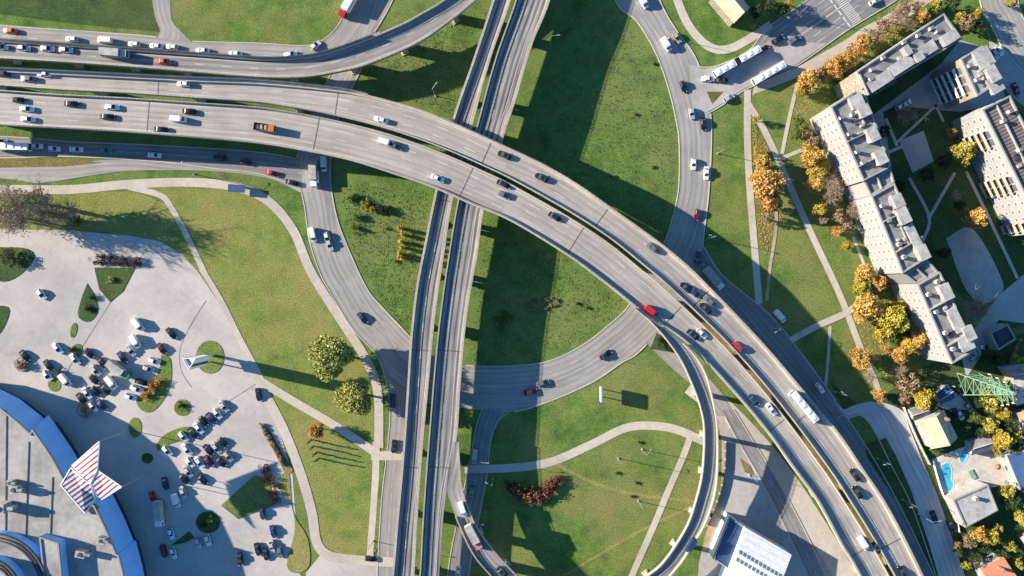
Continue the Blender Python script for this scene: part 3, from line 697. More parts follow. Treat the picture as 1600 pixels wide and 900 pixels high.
deck('RMP', 'ramp_bridge', 'narrow ramp bridge leaving the straight bridge at the bottom and curving right', 'ramp bridge',
     [(714, 682), (707, 722), (699, 764), (706, 790), (715, 815), (737, 862), (765, 897), (830, 965), (900, 1000)], [(717, 680), (719, 722), (722, 757), (733, 795), (755, 838), (800, 890), (850, 935), (905, 960)],
     ZB - .02, M['ramp'], None, [.45, .62, .8, .95], None, (1.0, .35), skipA=(.32, 1), thick=1.1)
deck('LOOP', 'ramp_bridge', 'loop ramp bridge curving down from the southern viaduct carriageway at lower centre', 'ramp bridge',
     [(990, 480), (1010, 498), (1037, 527), (1062, 562), (1082, 605), (1094, 640), (1099, 675), (1096, 737), (1085, 785), (1070, 825), (1037, 875), (1008, 900), (940, 950), (905, 962)],
     [(1010, 496), (1045, 518), (1077, 545), (1097, 572), (1108, 600), (1117, 640), (1121, 675), (1121, 737), (1115, 780), (1100, 822), (1082, 850), (1055, 890), (975, 975), (910, 1000)],
     lambda t: 13.16 - 5.0 * min(1, max(0, t - .12) / .45), M['ramp'], None, [.3, .4, .5, .6, .7, .8, .9], None, (1.0, .4), skipB=(.16, 1), thick=1.1, pier_w=.22, cap_w=.3, pier_t=1.4)
deck('RB', 'ramp_bridge', 'long curving ramp bridge rising beside the viaduct at the upper left', 'ramp bridge',
     [(-160, 50), (0, 64), (100, 71), (200, 78), (300, 85), (400, 92), (450, 92), (500, 86), (562, 66), (625, 40), (662, 20), (695, 0), (775, -60), (830, -105)],
     [(-160, 84), (0, 93), (100, 99), (200, 106), (300, 114), (400, 122), (475, 122), (537, 112), (575, 102), (650, 70), (700, 37), (742, 3), (815, -60), (860, -100)],
     8.3, M['ramp'], [(.5, (3, 6))], [.07, .16, .25, .34, .42, .50, .585, .67, .75, .84, .93], None, (1.2, .5), barrier=(0.0, .15, .72, 2.2), thick=1.1)
# ------------------------------------------------------------------ vehicles (x forward)
def ringloft(mb, rings, mi=0, cap=True):
    for r0, r1 in zip(rings, rings[1:]):
        n = len(r0)
        for k in range(n): mb.face([r0[k], r0[(k + 1) % n], r1[(k + 1) % n], r1[k]], mi=mi)
    if cap: mb.face(list(reversed(rings[0])), mi=mi); mb.face(rings[-1], mi=mi)
def hull_ring(x, w, zb, zm, zt, wt): # cross section at x
    return [(x, -w * .94, zb), (x, -w, zm), (x, -wt, zt), (x, wt, zt), (x, w, zm), (x, w * .94, zb)]
def wheel_mesh(r=.32, w=.22):
    mb = MB(); mb.tube((0, -w / 2, 0), (0, w / 2, 0), r, r, 14, 0)
    mb.tube((0, -w / 2 - .01, 0), (0, w / 2 + .01, 0), r * .6, r * .6, 10, 1); return mb.mesh('wheel', [M['tyre'], M['steel']])
WH = wheel_mesh(); WHB = wheel_mesh(.48, .3)
def add_wheels(root, xs, y, me=None, r=.32):
    for x in xs:
        for sgn in (-1, 1):
            o = bpy.data.objects.new('wheel', me or WH); COL.objects.link(o); o.parent = root; o.location = (x, sgn * y, r)
def lights(root, xf, xr, y, zf, zr, sz=.32):
    for sgn in (-1, 1):
        mb = MB(); mb.box((xf, sgn * y, zf), .14, sz, .16); mb.build('headlight', M['lamp_glass'], root)
        mb = MB(); mb.box((xr, sgn * y, zr), .10, sz * .8, .2); mb.build('tail_light', M['tail'], root)
def car_proto(kind):
    root = thing('parked_car', (0, 0, 0)); mb = MB(); gl = MB()
    if kind in ('saloon', 'hatchback', 'estate'):
        L = {'saloon': 2.3, 'hatchback': 2.02, 'estate': 2.35}[kind]; w = .90
        rear = {'saloon': .98, 'hatchback': .92, 'estate': .92}[kind]
        st = [(-L, .70, .38, .6, .80, .62), (-L + .12, .84, .26, .6, rear - .03, .76), (-L + .9, w, .2, .58, rear, .82), (-.2, w, .2, .58, .93, .82), (L - 1.5, w, .2, .58, .90, .82), (L - .7, .87, .2, .55, .80, .76), (L - .15, .78, .24, .5, .68, .66), (L, .62, .34, .48, .60, .54)]
        ringloft(mb, [hull_ring(*q) for q in st])
        xr0, xr1 = {'saloon': (-1.62, -1.05), 'hatchback': (-1.9, -1.5), 'estate': (-2.22, -1.95)}[kind]
        f0, f1 = L - 1.25, L - 2.05
        zr = 1.46
        base = [(xr0, -.80, .90), (f0, -.80, .90), (f0, .80, .90), (xr0, .80, .90)]
        top = [(xr1, -.58, zr), (f1, -.58, zr), (f1, .58, zr), (xr1, .58, zr)]
        gl.prism(base, top)
        r0 = [(xr1 - .04, -.62, zr - .04), (f1 + .04, -.62, zr - .04), (f1 + .04, .62, zr - .04), (xr1 - .04, .62, zr - .04)]
        r1 = [(xr1 + .1, -.52, zr + .04), (f1 - .1, -.52, zr + .04), (f1 - .1, .52, zr + .04), (xr1 + .1, .52, zr + .04)]
        mb.prism(r0, r1)
        for sg in (-1, 1):                                   # pillars
            for (xa, xb) in ((f0, f1), (xr0, xr1), (-.15, -.15)):
                mb.tube((xa, sg * .805, .9), (xb, sg * .60, zr), .05, .045, 4)
            mb.box((f0 - .35, sg * .98, .9), .16, .2, .13)   # mirrors
        mb.build('body', M['car white'], root); gl.build('windows', M['glass'], root)
        add_wheels(root, (-L + .85, L - .85), .80); lights(root, L - .10, -L + .05, .58, .54, .68)
    elif kind == 'van':
        st = [(-2.5, .9, .35, .9, 1.9, .80), (-2.42, .96, .25, .9, 2.05, .86), (.9, .96, .25, .9, 2.08, .86), (1.25, .96, .25, .9, 1.98, .84), (1.75, .95, .25, .85, 1.12, .82), (2.35, .9, .25, .7, .98, .78), (2.5, .75, .35, .6, .8, .66)]
        ringloft(mb, [hull_ring(*q) for q in st]); mb.build('body', M['car white'], root)
        gl.prism([(1.32, -.74, 1.96), (1.30, .74, 1.96), (1.74, .78, 1.2), (1.74, -.78, 1.2)], [(1.38, -.74, 1.99), (1.38, .74, 1.99), (1.82, .78, 1.21), (1.82, -.78, 1.21)])
        for sg in (-1, 1): gl.box((.95, sg * .915, 1.2), .8, .06, .55)
        gl.build('windows', M['glass'], root); add_wheels(root, (-1.55, 1.6), .86); lights(root, 2.42, -2.5, .62, .7, .9)
    elif kind in ('box truck', 'dump truck', 'articulated lorry'):
        Lb, x0 = {'box truck': (6.4, -4.0), 'dump truck': (4.6, -3.2), 'articulated lorry': (11.5, -9.0)}[kind]
        xe = x0 + Lb
        mb.box((xe + 1.25, 0, .6), 2.0, 2.35, 2.1, taper=.94); mb.box((xe + 2.1, 0, .5), .5, 2.3, 1.0)
        mb.build('cab', M['car white'], root)
        gl.box((xe + 2.22, 0, 1.65), .12, 2.0, .8)
        for sg in (-1, 1): gl.box((xe + 1.5, sg * 1.14, 1.6), .9, .08, .7)
        gl.build('windows', M['glass'], root)
        ch = MB(); ch.box(((x0 + xe + 2) / 2, 0, .55), Lb + 2, 1.0, .3); ch.build('chassis', M['steel_dark'], root)
        bx = MB()
        if kind == 'dump truck':
            bx.box((x0 + Lb / 2, 0, .95), Lb, 2.4, .15)
            for sg in (-1, 1): bx.box((x0 + Lb / 2, sg * 1.15, 1.1), Lb, .12, 1.1)
            bx.box((x0 + .06, 0, 1.1), .12, 2.4, 1.0); bx.box((xe - .06, 0, 1.1), .12, 2.4, 1.3)
            for q in (-1.4, 0, 1.4): bx.box((x0 + Lb / 2 + q, 0, 1.2), 1.1, 2.0, .55, .1, 1, .6)
            bx.build('tipper_body', [M['steel_dark'], M['dirt']], root)
        else:
            bx.box((x0 + Lb / 2, 0, .9), Lb, 2.5, 2.5); bx.build('cargo_box', M['roof_light'] if kind == 'box truck' else M['car white'], root)
        add_wheels(root, (x0 + 1.0, x0 + 2.2, xe + 1.3), 1.05, WHB, .48); lights(root, xe + 2.36, x0, .9, .7, .8)
    else:                                                        # city buses
        L = 6.0 if kind == 'city bus' else 8.8
        secs = [(-L, L)] if kind == 'city bus' else [(-L, -.9), (.9, L)]
        for a, b in secs:
            st = [(a, 1.18, .45, 1.0, 2.9, 1.1), (a + .15, 1.27, .35, 1.0, 3.05, 1.18), (b - .2, 1.27, .35, 1.0, 3.05, 1.18), (b, 1.15, .45, 1.0, 2.85, 1.08)]
            ringloft(mb, [hull_ring(*q) for q in st])
            for q in range(int((b - a) / 2.6)): mb.box((a + 1.5 + q * 2.6, 0, 3.05), 1.2, 1.3, .18)
            for sg in (-1, 1): gl.box(((a + b) / 2, sg * 1.25, 1.35), (b - a) - .6, .06, 1.1)
        gl.box((L - .06, 0, 1.2), .16, 2.1, 1.4); mb.build('body', M['car white'], root); gl.build('windows', M['glass'], root)
        if kind != 'city bus':
            be = MB()
            for q in range(6): be.box((-.75 + q * .3, 0, .5), .2, 2.3, 2.4)
            be.build('bellows', M['black_paint'], root)
        add_wheels(root, (-L + 2.4, L - 2.2) + (() if kind == 'city bus' else (1.6,)), 1.1, WHB, .48); lights(root, L - .02, -L, .9, .8, 1.0)
    return root
PROTO = {}
def vehicle(kind, colour, loc, ang, moving):
    if kind not in PROTO: PROTO[kind] = [car_proto(kind), False]
    pr, used = PROTO[kind]
    if not used: r = pr; r.location = loc; r.rotation_euler = (0, 0, ang); PROTO[kind][1] = True
    else: r = copy_thing(pr, loc, ang)
    r.name = {'van': 'delivery_van', 'city bus': 'city_bus', 'articulated bus': 'articulated_bus', 'box truck': 'box_truck', 'dump truck': 'dump_truck', 'articulated lorry': 'articulated_lorry'}.get(kind, 'car' if moving else 'parked_car')
    for c in r.children:
        base = c.name.split('.')[0]
        if base in ('body', 'cab'):
            c.material_slots[0].link = 'OBJECT'; c.material_slots[0].material = M['car ' + colour]
    return r
KIND = {'s': 'saloon', 'h': 'hatchback', 'e': 'estate', 'v': 'van', 'b': 'box truck', 'd': 'dump truck', 'l': 'articulated lorry', 'B': 'city bus', 'A': 'articulated bus'}
COLR = {'w': 'white', 'i': 'silver', 'g': 'grey', 'k': 'black', 'r': 'red', 'n': 'dark blue', 'o': 'orange', 't': 'green', 'm': 'maroon', 'e': 'beige', 'p': 'pink'}
GROUPED = {'saloon': 'car', 'hatchback': 'car', 'estate': 'car'}
def fleet(place, cars, strip=None, way=1, ang=None, axis='left', z=.1, group='moving traffic', moving=True):
    """cars: 'kind colour' code, x, y, optional heading in the picture (dx, dy)"""
    for c in cars:
        code, px, py = c[:3]
        kind, colour = KIND[code[0]], COLR[code[1]]
        zz, a = z, 0.0
        if strip:
            zz, a, _ = STRIPS[strip].near(px, py)
            if way < 0: a += math.pi
            zz += .02
        elif ang is not None: a = math.atan2(-ang[1], ang[0]) + RND.uniform(-.06, .06)
        if len(c) > 3: a = math.atan2(-c[4], c[3])
        o = vehicle(kind, colour, P(px, py, zz), a, moving)
        noun = colour + ' ' + GROUPED.get(kind, kind)
        later(o, noun, place, px, py, axis, GROUPED.get(kind, kind).split()[-1], group, noun + ('es' if noun.endswith('bus') else 's') if not noun.endswith('lorry') else noun[:-1] + 'ies')
fleet('on the northern viaduct carriageway', [('sk', 6, 116), ('sw', 71, 116), ('sg', 46, 124), ('hw', 288, 132), ('sw', 596, 188), ('sk', 788, 243), ('sk', 846, 278), ('sg', 1019, 387), ('hk', 1070, 449), ('sn', 1082, 455), ('sk', 1101, 482), ('sg', 1108, 470), ('hr', 1152, 541), ('sk', 1334, 741), ('sk', 1338, 768), ('sk', 1408, 893)], 'EWN', -1)
fleet('on the northern viaduct carriageway', [('Bw', 1252, 634)], 'EWN', -1)
fleet('on the southern viaduct carriageway', [('hk', 32, 157), ('sw', 44, 171), ('sw', 46, 187), ('sk', 114, 163), ('sw', 177, 168), ('sk', 170, 183), ('sk', 298, 175), ('vw', 281, 187), ('sk', 254, 203), ('do', 415, 201), ('vw', 604, 223), ('sg', 618, 229), ('sw', 684, 279), ('sk', 787, 288), ('hg', 788, 305), ('sk', 867, 339), ('vr', 1017, 486), ('sk', 1082, 523), ('hw', 1096, 521), ('sn', 1176, 625), ('sw', 1204, 639), ('vw', 1347, 848), ('sk', 1368, 855)], 'EWS', 1)
fleet('on the frontage road at the upper left', [('so', 18, 49), ('hw', 114, 62), ('vw', 166, 64), ('hw', 211, 70), ('sw', 246, 73), ('hw', 270, 74), ('sw', 318, 80), ('sw', 369, 85)], 'frontage', -1)
fleet('on the frontage road at the upper left', [('hw', 494, 72, .75, -.65), ('sw', 455, 86, .95, -.2), ('lr', 546, 10, -.5, .87)], group='moving traffic')
fleet('on the curving ramp at the upper left', [('sw', 4, 74), ('hw', 40, 76), ('sw', 76, 77), ('sw', 105, 79), ('bi', 182, 86), ('so', 258, 97)], 'RB', 1)
fleet('on the shaded road below the viaduct', [('hw', 4, 222), ('Bw', 25, 231), ('hw', 60, 229), ('hw', 87, 233), ('sw', 121, 234), ('ht', 167, 236), ('sw', 243, 243), ('sk', 346, 247), ('hm', 385, 254), ('sr', 426, 271), ('sk', 458, 286)], 'west_street', 1)
fleet('on the ring road beneath the viaduct at left', [('bw', 492, 272, .05, 1), ('vw', 507, 257, .05, 1)])
fleet('on the ring road left of the bridges', [('vw', 490, 367), ('hw', 512, 372), ('hi', 516, 383), ('sn', 567, 497), ('vn', 614, 626), ('sk', 616, 697), ('hk', 580, 872, 1, .1)], 'ring_west', 1)
fleet('on the ring road below the viaduct', [('sk', 946, 554), ('sg', 848, 598), ('sm', 829, 612)], 'ring_south', 1)
fleet('on the ring road right of the lawn', [('vw', 1004, 4), ('vw', 1040, 71), ('he', 1057, 60), ('hk', 1067, 136), ('hi', 1080, 178), ('sk', 1098, 194), ('hw', 1083, 257), ('sw', 1103, 271), ('hm', 1088, 336), ('hn', 1089, 402)], 'ring_east', 1, axis='top')
fleet('at the avenue junction', [('sw', 1106, 124, 1, .02), ('hk', 1128, 126, 1, .02), ('hi', 1138, 154, .8, -.5), ('Aw', 1149, 99, -.87, .5), ('Bw', 1198, 117, -.86, .51), ('sm', 1191, 78, .86, -.5), ('sk', 1214, 63, .86, -.5), ('sg', 1240, 63, .86, -.5), ('hw', 1365, 3, .86, -.5)], z=.14)
fleet('on the shaded road right of the viaduct', [('bw', 1112, 434), ('sg', 1090, 408), ('vw', 1217, 494), ('hw', 1280, 606), ('sg', 1302, 676)], 'viaduct_side_road', 1, axis='top')
fleet('on the shaded street at the lower right', [('sk', 1458, 807)], 'east_street', 1)
fleet('in the lower right driveways', [('sk', 1484, 821, .4, .9), ('hk', 1491, 646, .3, .9), ('hw', 1498, 648, .6, .8), ('hi', 1511, 636, .7, .7), ('hi', 1518, 557, .6, -.8), ('hw', 1531, 545, .2, .9)], z=.05, group='cars parked by the houses', moving=False)
fleet('on the loop ramp', [('vn', 1078, 851)], 'LOOP', 1)
fleet('on the narrow ramp at the bottom', [('vw', 723, 794), ('bp', 740, 834), ('sk', 785, 893)], 'RMP', 1)
fleet('on the shaded street below the straight bridge', [('ht', 738, 766), ('vi', 742, 712), ('sw', 716, 893)], 'south_street', 1)
fleet('in the apartment courtyard', [('hw', 1406, 167, .86, -.5), ('sw', 1413, 163, .86, -.5), ('sm', 1585, 140, .4, .9), ('hk', 1574, 160, .4, .9)], z=.07, group='cars parked by the flats', moving=False)
fleet('on the street at the upper right', [('hw', 1560, 80, .6, .8), ('hi', 1553, 86, .6, .8)], z=.1, moving=False, group='cars parked by the flats')
PG = 'cars in the car park'
PARKED = []
def park(place, cars, ang=(.62, .78), axis='left'):
    for c in cars: PARKED.append([place, c[0], c[1], c[2], (c[3], c[4]) if len(c) > 3 else ang, axis])
def park_all():
    # keep a bay's width between neighbours
    for it in range(300):
        for i in range(len(PARKED)):
            for j in range(i):
                a, b = PARKED[i], PARKED[j]; dx, dy = (a[2] - b[2]) * S, (a[3] - b[3]) * S
                ux, uy = a[4]; l = math.hypot(ux, uy); ux, uy = ux / l, uy / l
                big = 1.5 if a[1][0] in 'vb' or b[1][0] in 'vb' else 1.0
                lo, la = dx * ux + dy * uy, -dx * uy + dy * ux
                q = math.hypot(lo / (5.6 * big), la / (2.65 * (1 + (big - 1) * .3)))
                if q < 1:
                    if abs(la) < .05 and abs(lo) < .05: la = .1
                    m = .12 if q < .5 else .06; s_ = 1 if la >= 0 else -1; so = .35 if lo >= 0 else -.35
                    px, py = (-uy * s_ + ux * so) * m / S, (ux * s_ + uy * so) * m / S
                    a[2] += px; a[3] += py; b[2] -= px; b[3] -= py
    for place, code, x, y, ang, axis in PARKED: fleet(place, [(code, x, y)], None, 1, ang, axis, .07, PG, False)
park('scattered over the upper car park', [('hw', 67, 460), ('sk', 41, 556), ('sw', 92, 544), ('hk', 141, 552), ('sw', 119, 561), ('hw', 78, 584), ('sk', 84, 571), ('vw', 103, 594)])
park('near the white advertising pylon', [('vw', 218, 507), ('sk', 269, 521), ('vw', 214, 533, .55, .83), ('sm', 254, 545), ('si', 206, 547)])
park('in the central row with green truck', [('sk', 166, 569), ('bt', 181, 580, .8, .6), ('sn', 191, 561), ('si', 154, 585), ('hk', 149, 597), ('vw', 171, 594), ('sk', 163, 607)])
park('beside the crescent grass island', [('hw', 243, 564), ('hi', 234, 576), ('sk', 222, 598), ('sw', 216, 606), ('hw', 206, 620)], (.95, .3))
park('by the round planter in the centre', [('sk', 134, 621), ('sw', 143, 614), ('hk', 152, 607), ('hw', 147, 633), ('sn', 156, 626)])
park('in the short diagonal row at middle right', [('sk', 304, 674), ('sw', 312.5, 667), ('hk', 321, 660), ('sn', 329.5, 653.5), ('hw', 338, 647), ('si', 351, 634), ('hw', 288, 682)])
park('in the long diagonal row at lower centre', [('hw', 263, 704), ('sw', 290, 707), ('hk', 287, 742), ('si', 295.5, 735), ('hw', 304, 728), ('sw', 312.5, 721.5), ('sm', 321, 715), ('sk', 329.5, 708.5), ('si', 338, 702), ('hk', 346.5, 695), ('he', 354, 711), ('sk', 345, 718), ('sk', 318, 747)])
park('in the shade of the striped hall', [('sn', 268, 755), ('vw', 277, 774), ('si', 291, 766), ('hr', 243, 777), ('bw', 249, 797, .02, 1), ('hw', 269, 833), ('sm', 257, 860), ('hw', 272, 863), ('hi', 311, 847), ('hw', 326, 843)], (.3, .95))
park('at the lower right of the car park', [('sk', 376, 872), ('hn', 411, 802), ('sn', 427, 830), ('sk', 409, 858), ('sk', 417, 860), ('si', 425, 856), ('sk', 405, 616), ('hg', 434, 861)], (.2, 1))

park_all()
# ------------------------------------------------------------------ buildings
def win_mesh(w=1.5, h=1.5):
    mb = MB(); t = .12
    mb.box((0, .02, 0), w, .10, t); mb.box((0, .02, h - t), w, .10, t)
    for q in (-w / 2 + t / 2, w / 2 - t / 2, 0): mb.box((q, .02, t), t if q else .07, .10, h - 2 * t)
    mb.box((0, .01, t), w - 2 * t, .05, h - 2 * t, mi=1)
    return mb.mesh('window', [M['frame'], M['pane']])
WIN = win_mesh(1.25, 1.3); WIN_S = win_mesh(1.0, 1.1)
def balc_mesh(front):
    mb = MB(); mb.box((0, .6, -.12), 3.0, 1.2, .14); mb.box((0, 1.17, .02), 3.0, .07, 1.0, mi=1)
    for q in (-1.46, 1.46): mb.box((q, .6, .02), .07, 1.1, 1.0, mi=1)
    mb.box((0, .03, .0), 2.2, .06, 2.2, mi=2)
    return mb.mesh('balcony', [M['concrete'], front, M['pane']])
BALC = {'white': balc_mesh(M['white_paint']), 'ochre': balc_mesh(M['roof_tan']), 'blue': balc_mesh(M['plaster'])}
def ccw(pts):
    a = sum(pts[i].x * pts[(i + 1) % len(pts)].y - pts[(i + 1) % len(pts)].x * pts[i].y for i in range(len(pts)))
    return pts if a > 0 else list(reversed(pts))
def inset(poly, d):
    n = len(poly); out = []
    for i in range(n):
        p, a, b = poly[i], poly[i - 1], poly[(i + 1) % n]
        u = (p - a).normalized(); v = (b - p).normalized()
        nu, nv = Vector((-u.y, u.x, 0)), Vector((-v.y, v.x, 0)); k = (nu + nv); k = k / max(.3, (1 + nu.dot(nv)))
        out.append(p + k * d)
    return out
def lift(poly, z): return [Vector((p.x, p.y, z)) for p in poly]
def ring_wall(mb, poly, d, z0, z1, mi=0):
    inn = inset(poly, d); n = len(poly)
    for i in range(n):
        j = (i + 1) % n
        o0, o1, i0, i1 = poly[i], poly[j], inn[i], inn[j]
        f = lambda p, z: Vector((p.x, p.y, z))
        mb.face([f(o0, z0), f(o1, z0), f(o1, z1), f(o0, z1)], mi=mi); mb.face([f(i1, z0), f(i0, z0), f(i0, z1), f(i1, z1)], mi=mi)
        mb.face([f(o0, z1), f(o1, z1), f(i1, z1), f(i0, z1)], mi=mi)
def building(name, label, cat, roof_px, h, wall, roof, styles='w', group=None, floors=None, heads=(), chimneys=(), par=.7, cross=(), limit=90, win_first=0):
    """roof_px: corners of the roof outline; styles: one letter per edge (w windows, b balconies, o ochre balconies, l loggias, x blank)"""
    poly = ccw([P(x, y, h) for x, y in roof_px]); flipped = (poly[0] - P(*roof_px[0], h)).length > .01
    st = list((styles * 40)[:len(poly)])
    if flipped: st = list(reversed(st)); st = st[1:] + st[:1]
    c = sum(poly, Vector()) / len(poly); org = Vector((c.x, c.y, 0)); root = thing(name, org, label, cat, group)
    mb = MB(); n = len(poly)
    for i in range(n):
        a, b = poly[i], poly[(i + 1) % n]; mb.face([(a.x, a.y, -.2), (b.x, b.y, -.2), (b.x, b.y, h), (a.x, a.y, h)])
    if name == 'exhibition_hall':
        ml = MB(); ou = inset(poly, -.05)
        for i in range(n):
            a, b = ou[i], ou[(i + 1) % n]; ml.face([(a.x, a.y, 0), (b.x, b.y, 0), (b.x, b.y, 4.4), (a.x, a.y, 4.4)])
        ml.build('glazed_base', M['glass'], root, org)
        mb = MB(); sk = inset(poly, -1.7)  # wall splayed into a skirt, shape added so the front gathers more skylight
        for i in range(n):
            j = (i + 1) % n; mb.face([(sk[i].x, sk[i].y, 4.3), (sk[j].x, sk[j].y, 4.3), (poly[j].x, poly[j].y, h), (poly[i].x, poly[i].y, h)])
            mb.face([(ou[i].x, ou[i].y, 4.3), (ou[j].x, ou[j].y, 4.3), (sk[j].x, sk[j].y, 4.3), (sk[i].x, sk[i].y, 4.3)])
    mb.build('wall', wall, root, org)
    mb = MB(); mb.poly(lift(inset(poly, .05), h - .02)); mb.build('roof', roof, root, org)
    if par:
        mb = MB(); ring_wall(mb, inset(poly, -.06), .5, h - .4, h + par); mb.build('parapet', M['panel_wall'], root, org)
    fl = floors or max(1, int((h - .6) / 2.95)); count = 0; rest = MB()
    def facing(i):
        a, b = poly[i], poly[(i + 1) % n]; e = b - a; m = (a + b) / 2; return e.y * m.x - e.x * m.y
    for i in sorted(range(n), key=facing):
        a, b = poly[i], poly[(i + 1) % n]; e = b - a; e.z = 0; L = e.length; u = e / L; ang = math.atan2(-u.y, -u.x)   # mesh +y faces outward
        s = st[i]
        if s == 'x' or L < 2.5: continue
        step = 3.1 if s in 'bo' else 2.75; k = max(1, int((L - 1.0) / step)); nrm = Vector((u.y, -u.x, 0))
        for q in range(k):
            for f in range(fl):
                d = (L - (k - 1) * step) / 2 + q * step; z = .95 + f * 2.95
                pos = a + u * d; pos = Vector((pos.x, pos.y, z)) + nrm * .0
                ss = s
                if s == 'l': ss = 'o' if (q // 2) % 3 == 1 else 'w'
                if s == 'b' and q % 4 == 3: ss = 'w'
                me = {'w': WIN, 'b': BALC['white'], 'o': BALC['ochre'], 's': WIN_S}[ss]
                if ss in 'bo': pos.z = z - .75 if f else .25
                if count >= limit: continue
                o = bpy.data.objects.new('balcony' if ss in 'bo' else 'window', me); COL.objects.link(o); o.parent = root
                o.location = pos - org; o.rotation_euler = (0, 0, ang); count += 1
    for (x, y, sx, sy, sz, deg) in heads:
        mb = MB(); p = P(x, y, h); mb.box((p.x, p.y, h - .02), sx, sy, sz, math.radians(deg)); mb.box((p.x, p.y, h + sz - .02), sx + .3, sy + .3, .15, math.radians(deg), mi=1)
        mb.build('stair_head', [M['panel_wall'], M['roof_light']], root, org)
    for (x, y) in chimneys:
        mb = MB(); p = P(x, y, h); mb.box((p.x, p.y, h - .02), 1.0, .9, 1.5, math.radians(24)); mb.box((p.x, p.y, h + 1.48), 1.25, 1.1, .12, math.radians(24), mi=1)
        mb.build('chimney', [M['white_paint'], M['concrete_dark']], root, org)
    if name == 'apartment_building':
        rr = random.Random(int(poly[0].x * 10)); e0 = poly[1] - poly[0]; lo = inset(poly, 1.2)
        for k in range(9):
            wt = [rr.random() ** 1.5 + .02 for _ in poly]; sw = sum(wt); p = sum((q * (t_ / sw) for q, t_ in zip(lo, wt)), Vector()); mb = MB()
            if k % 3 == 0: mb.tube((p.x, p.y, h - .02), (p.x, p.y, h + 2.6), .05, .04, 5); mb.tube((p.x - .7, p.y, h + 2.3), (p.x + .7, p.y, h + 2.3), .03, .03, 4); mb.build('aerial', M['steel'], root, org)
            else: mb.box((p.x, p.y, h - .02), rr.uniform(.6, 1.5), rr.uniform(.5, 1.0), rr.uniform(.5, 1.0), math.atan2(e0.y, e0.x)); mb.build('vent', M['roof_light' if k % 2 else 'roof_dark'], root, org)
    for (x0, y0, x1, y1, hh) in cross:
        mb = MB(); a, b = P(x0, y0, h), P(x1, y1, h); d = (b - a); mid = (a + b) / 2
        mb.box((mid.x, mid.y, h - .02), d.length, .35, hh, math.atan2(d.y, d.x)); mb.build('fire_wall', M['panel_wall'], root, org)
    return root, org, poly
AG = 'blocks of flats around the courtyard'
W, WW, RF, RL = M['panel_wall'], M['panel_wall_warm'], M['roof_felt'], M['roof_light']
building('apartment_building', 'long grey roofed block of flats beside the avenue and the orange trees', 'apartment building',
         [(1337, 113), (1473, 22), (1501, 62), (1480, 75), (1352, 151)], 15.5, WW, RF, 'wxwlw', AG, heads=[(1478, 62, 5, 3.2, 2.4, 33), (1440, 82, 8.5, 3.4, 1.2, 33), (1407, 103, 8.5, 3.4, 1.2, 33), (1372, 128, 8, 3.4, 1.2, 33), (1412, 82, 1.6, 3, 2.4, 33), (1430, 92, 2.6, 2.6, 2.2, 33)],
         chimneys=[(1452, 46), (1432, 57), (1409, 68), (1377, 92), (1360, 110), (1462, 50), (1358, 125)], cross=[(1340, 118, 1354, 150, 1.6), (1345, 140, 1478, 52, .9)])
building('apartment_building', 'northern stepped section of the long pale block of flats, joined at its corner', 'apartment building',
         [(1297, 168), (1335, 143), (1352, 152), (1366, 190), (1391, 261), (1348, 283)], 15.5, W, RF, 'xxxwww', AG, heads=[(1345, 176, 3.4, 3.4, 2.4, -64), (1358, 212, 4.5, 3, 2.6, -64), (1371, 247, 4.5, 3, 2.4, -64), (1335, 160, 4, 4, 1.6, -64)],
         chimneys=[(1312, 185), (1325, 210), (1337, 238), (1346, 255), (1330, 180)], cross=[(1322, 222, 1363, 203, 1.3), (1338, 262, 1380, 240, 1.3), (1330, 150, 1350, 195, .8)])
building('apartment_building', 'middle stepped section of the long pale block of flats', 'apartment building',
         [(1360, 307), (1396, 287), (1448, 403), (1409, 427)], 15.5, W, RF, 'wwww', AG, heads=[(1398, 315, 4, 3, 2.2, -64), (1406, 338, 5, 3.2, 2.4, -64), (1424, 370, 8, 2.6, 1.4, -64), (1436, 395, 4.5, 3, 2.4, -64)],
         chimneys=[(1376, 322), (1386, 345), (1402, 382), (1410, 402), (1392, 308)], cross=[(1378, 347, 1418, 327, 1.3), (1398, 394, 1438, 370, 1.3), (1388, 312, 1420, 385, .7)])
building('apartment_building', 'southern stepped section of the long pale block of flats, beside the big yellow trees', 'apartment building',
         [(1432, 445), (1467, 425), (1523, 546), (1486, 568)], 15.5, W, RF, 'wwlw', AG, heads=[(1472, 456, 5, 3, 2.4, -64), (1490, 500, 8, 3, 1.4, -64), (1508, 520, 4.5, 3, 2.2, -64), (1505, 536, 4.5, 4, 1.6, -64)],
         chimneys=[(1448, 460), (1460, 487), (1474, 520), (1486, 545), (1462, 440)], cross=[(1450, 484, 1487, 464, 1.3), (1478, 540, 1513, 520, 1.3)])
building('stair_tower', 'low dark roofed link between the northern and middle flats', 'stair tower', [(1349, 285), (1390, 264), (1396, 285), (1359, 306)], 14.6, W, M['roof_felt'], 'oxwx', 'link buildings of the stepped flats', cross=[(1368, 276, 1376, 295, 1.0)])
building('stair_tower', 'low dark roofed link between the middle and southern flats', 'stair tower', [(1411, 429), (1448, 406), (1464, 425), (1430, 443)], 14.6, W, M['roof_felt'], 'oxwx', 'link buildings of the stepped flats', cross=[(1430, 420, 1446, 434, 1.0)])
building('apartment_building', 'short block of flats with striped blue shaded front at the upper right', 'apartment building',
         [(1499, 93), (1533, 72), (1562, 128), (1525, 151)], 15.5, WW, RL, 'wwwb', AG, heads=[(1533, 92, 6, 5, 1.3, -60), (1545, 118, 5, 3, 2.2, -60), (1551, 134, 5, 4, 1.3, -60)], chimneys=[(1512, 104), (1523, 126), (1544, 103)], cross=[(1518, 82, 1541, 138, .8)])
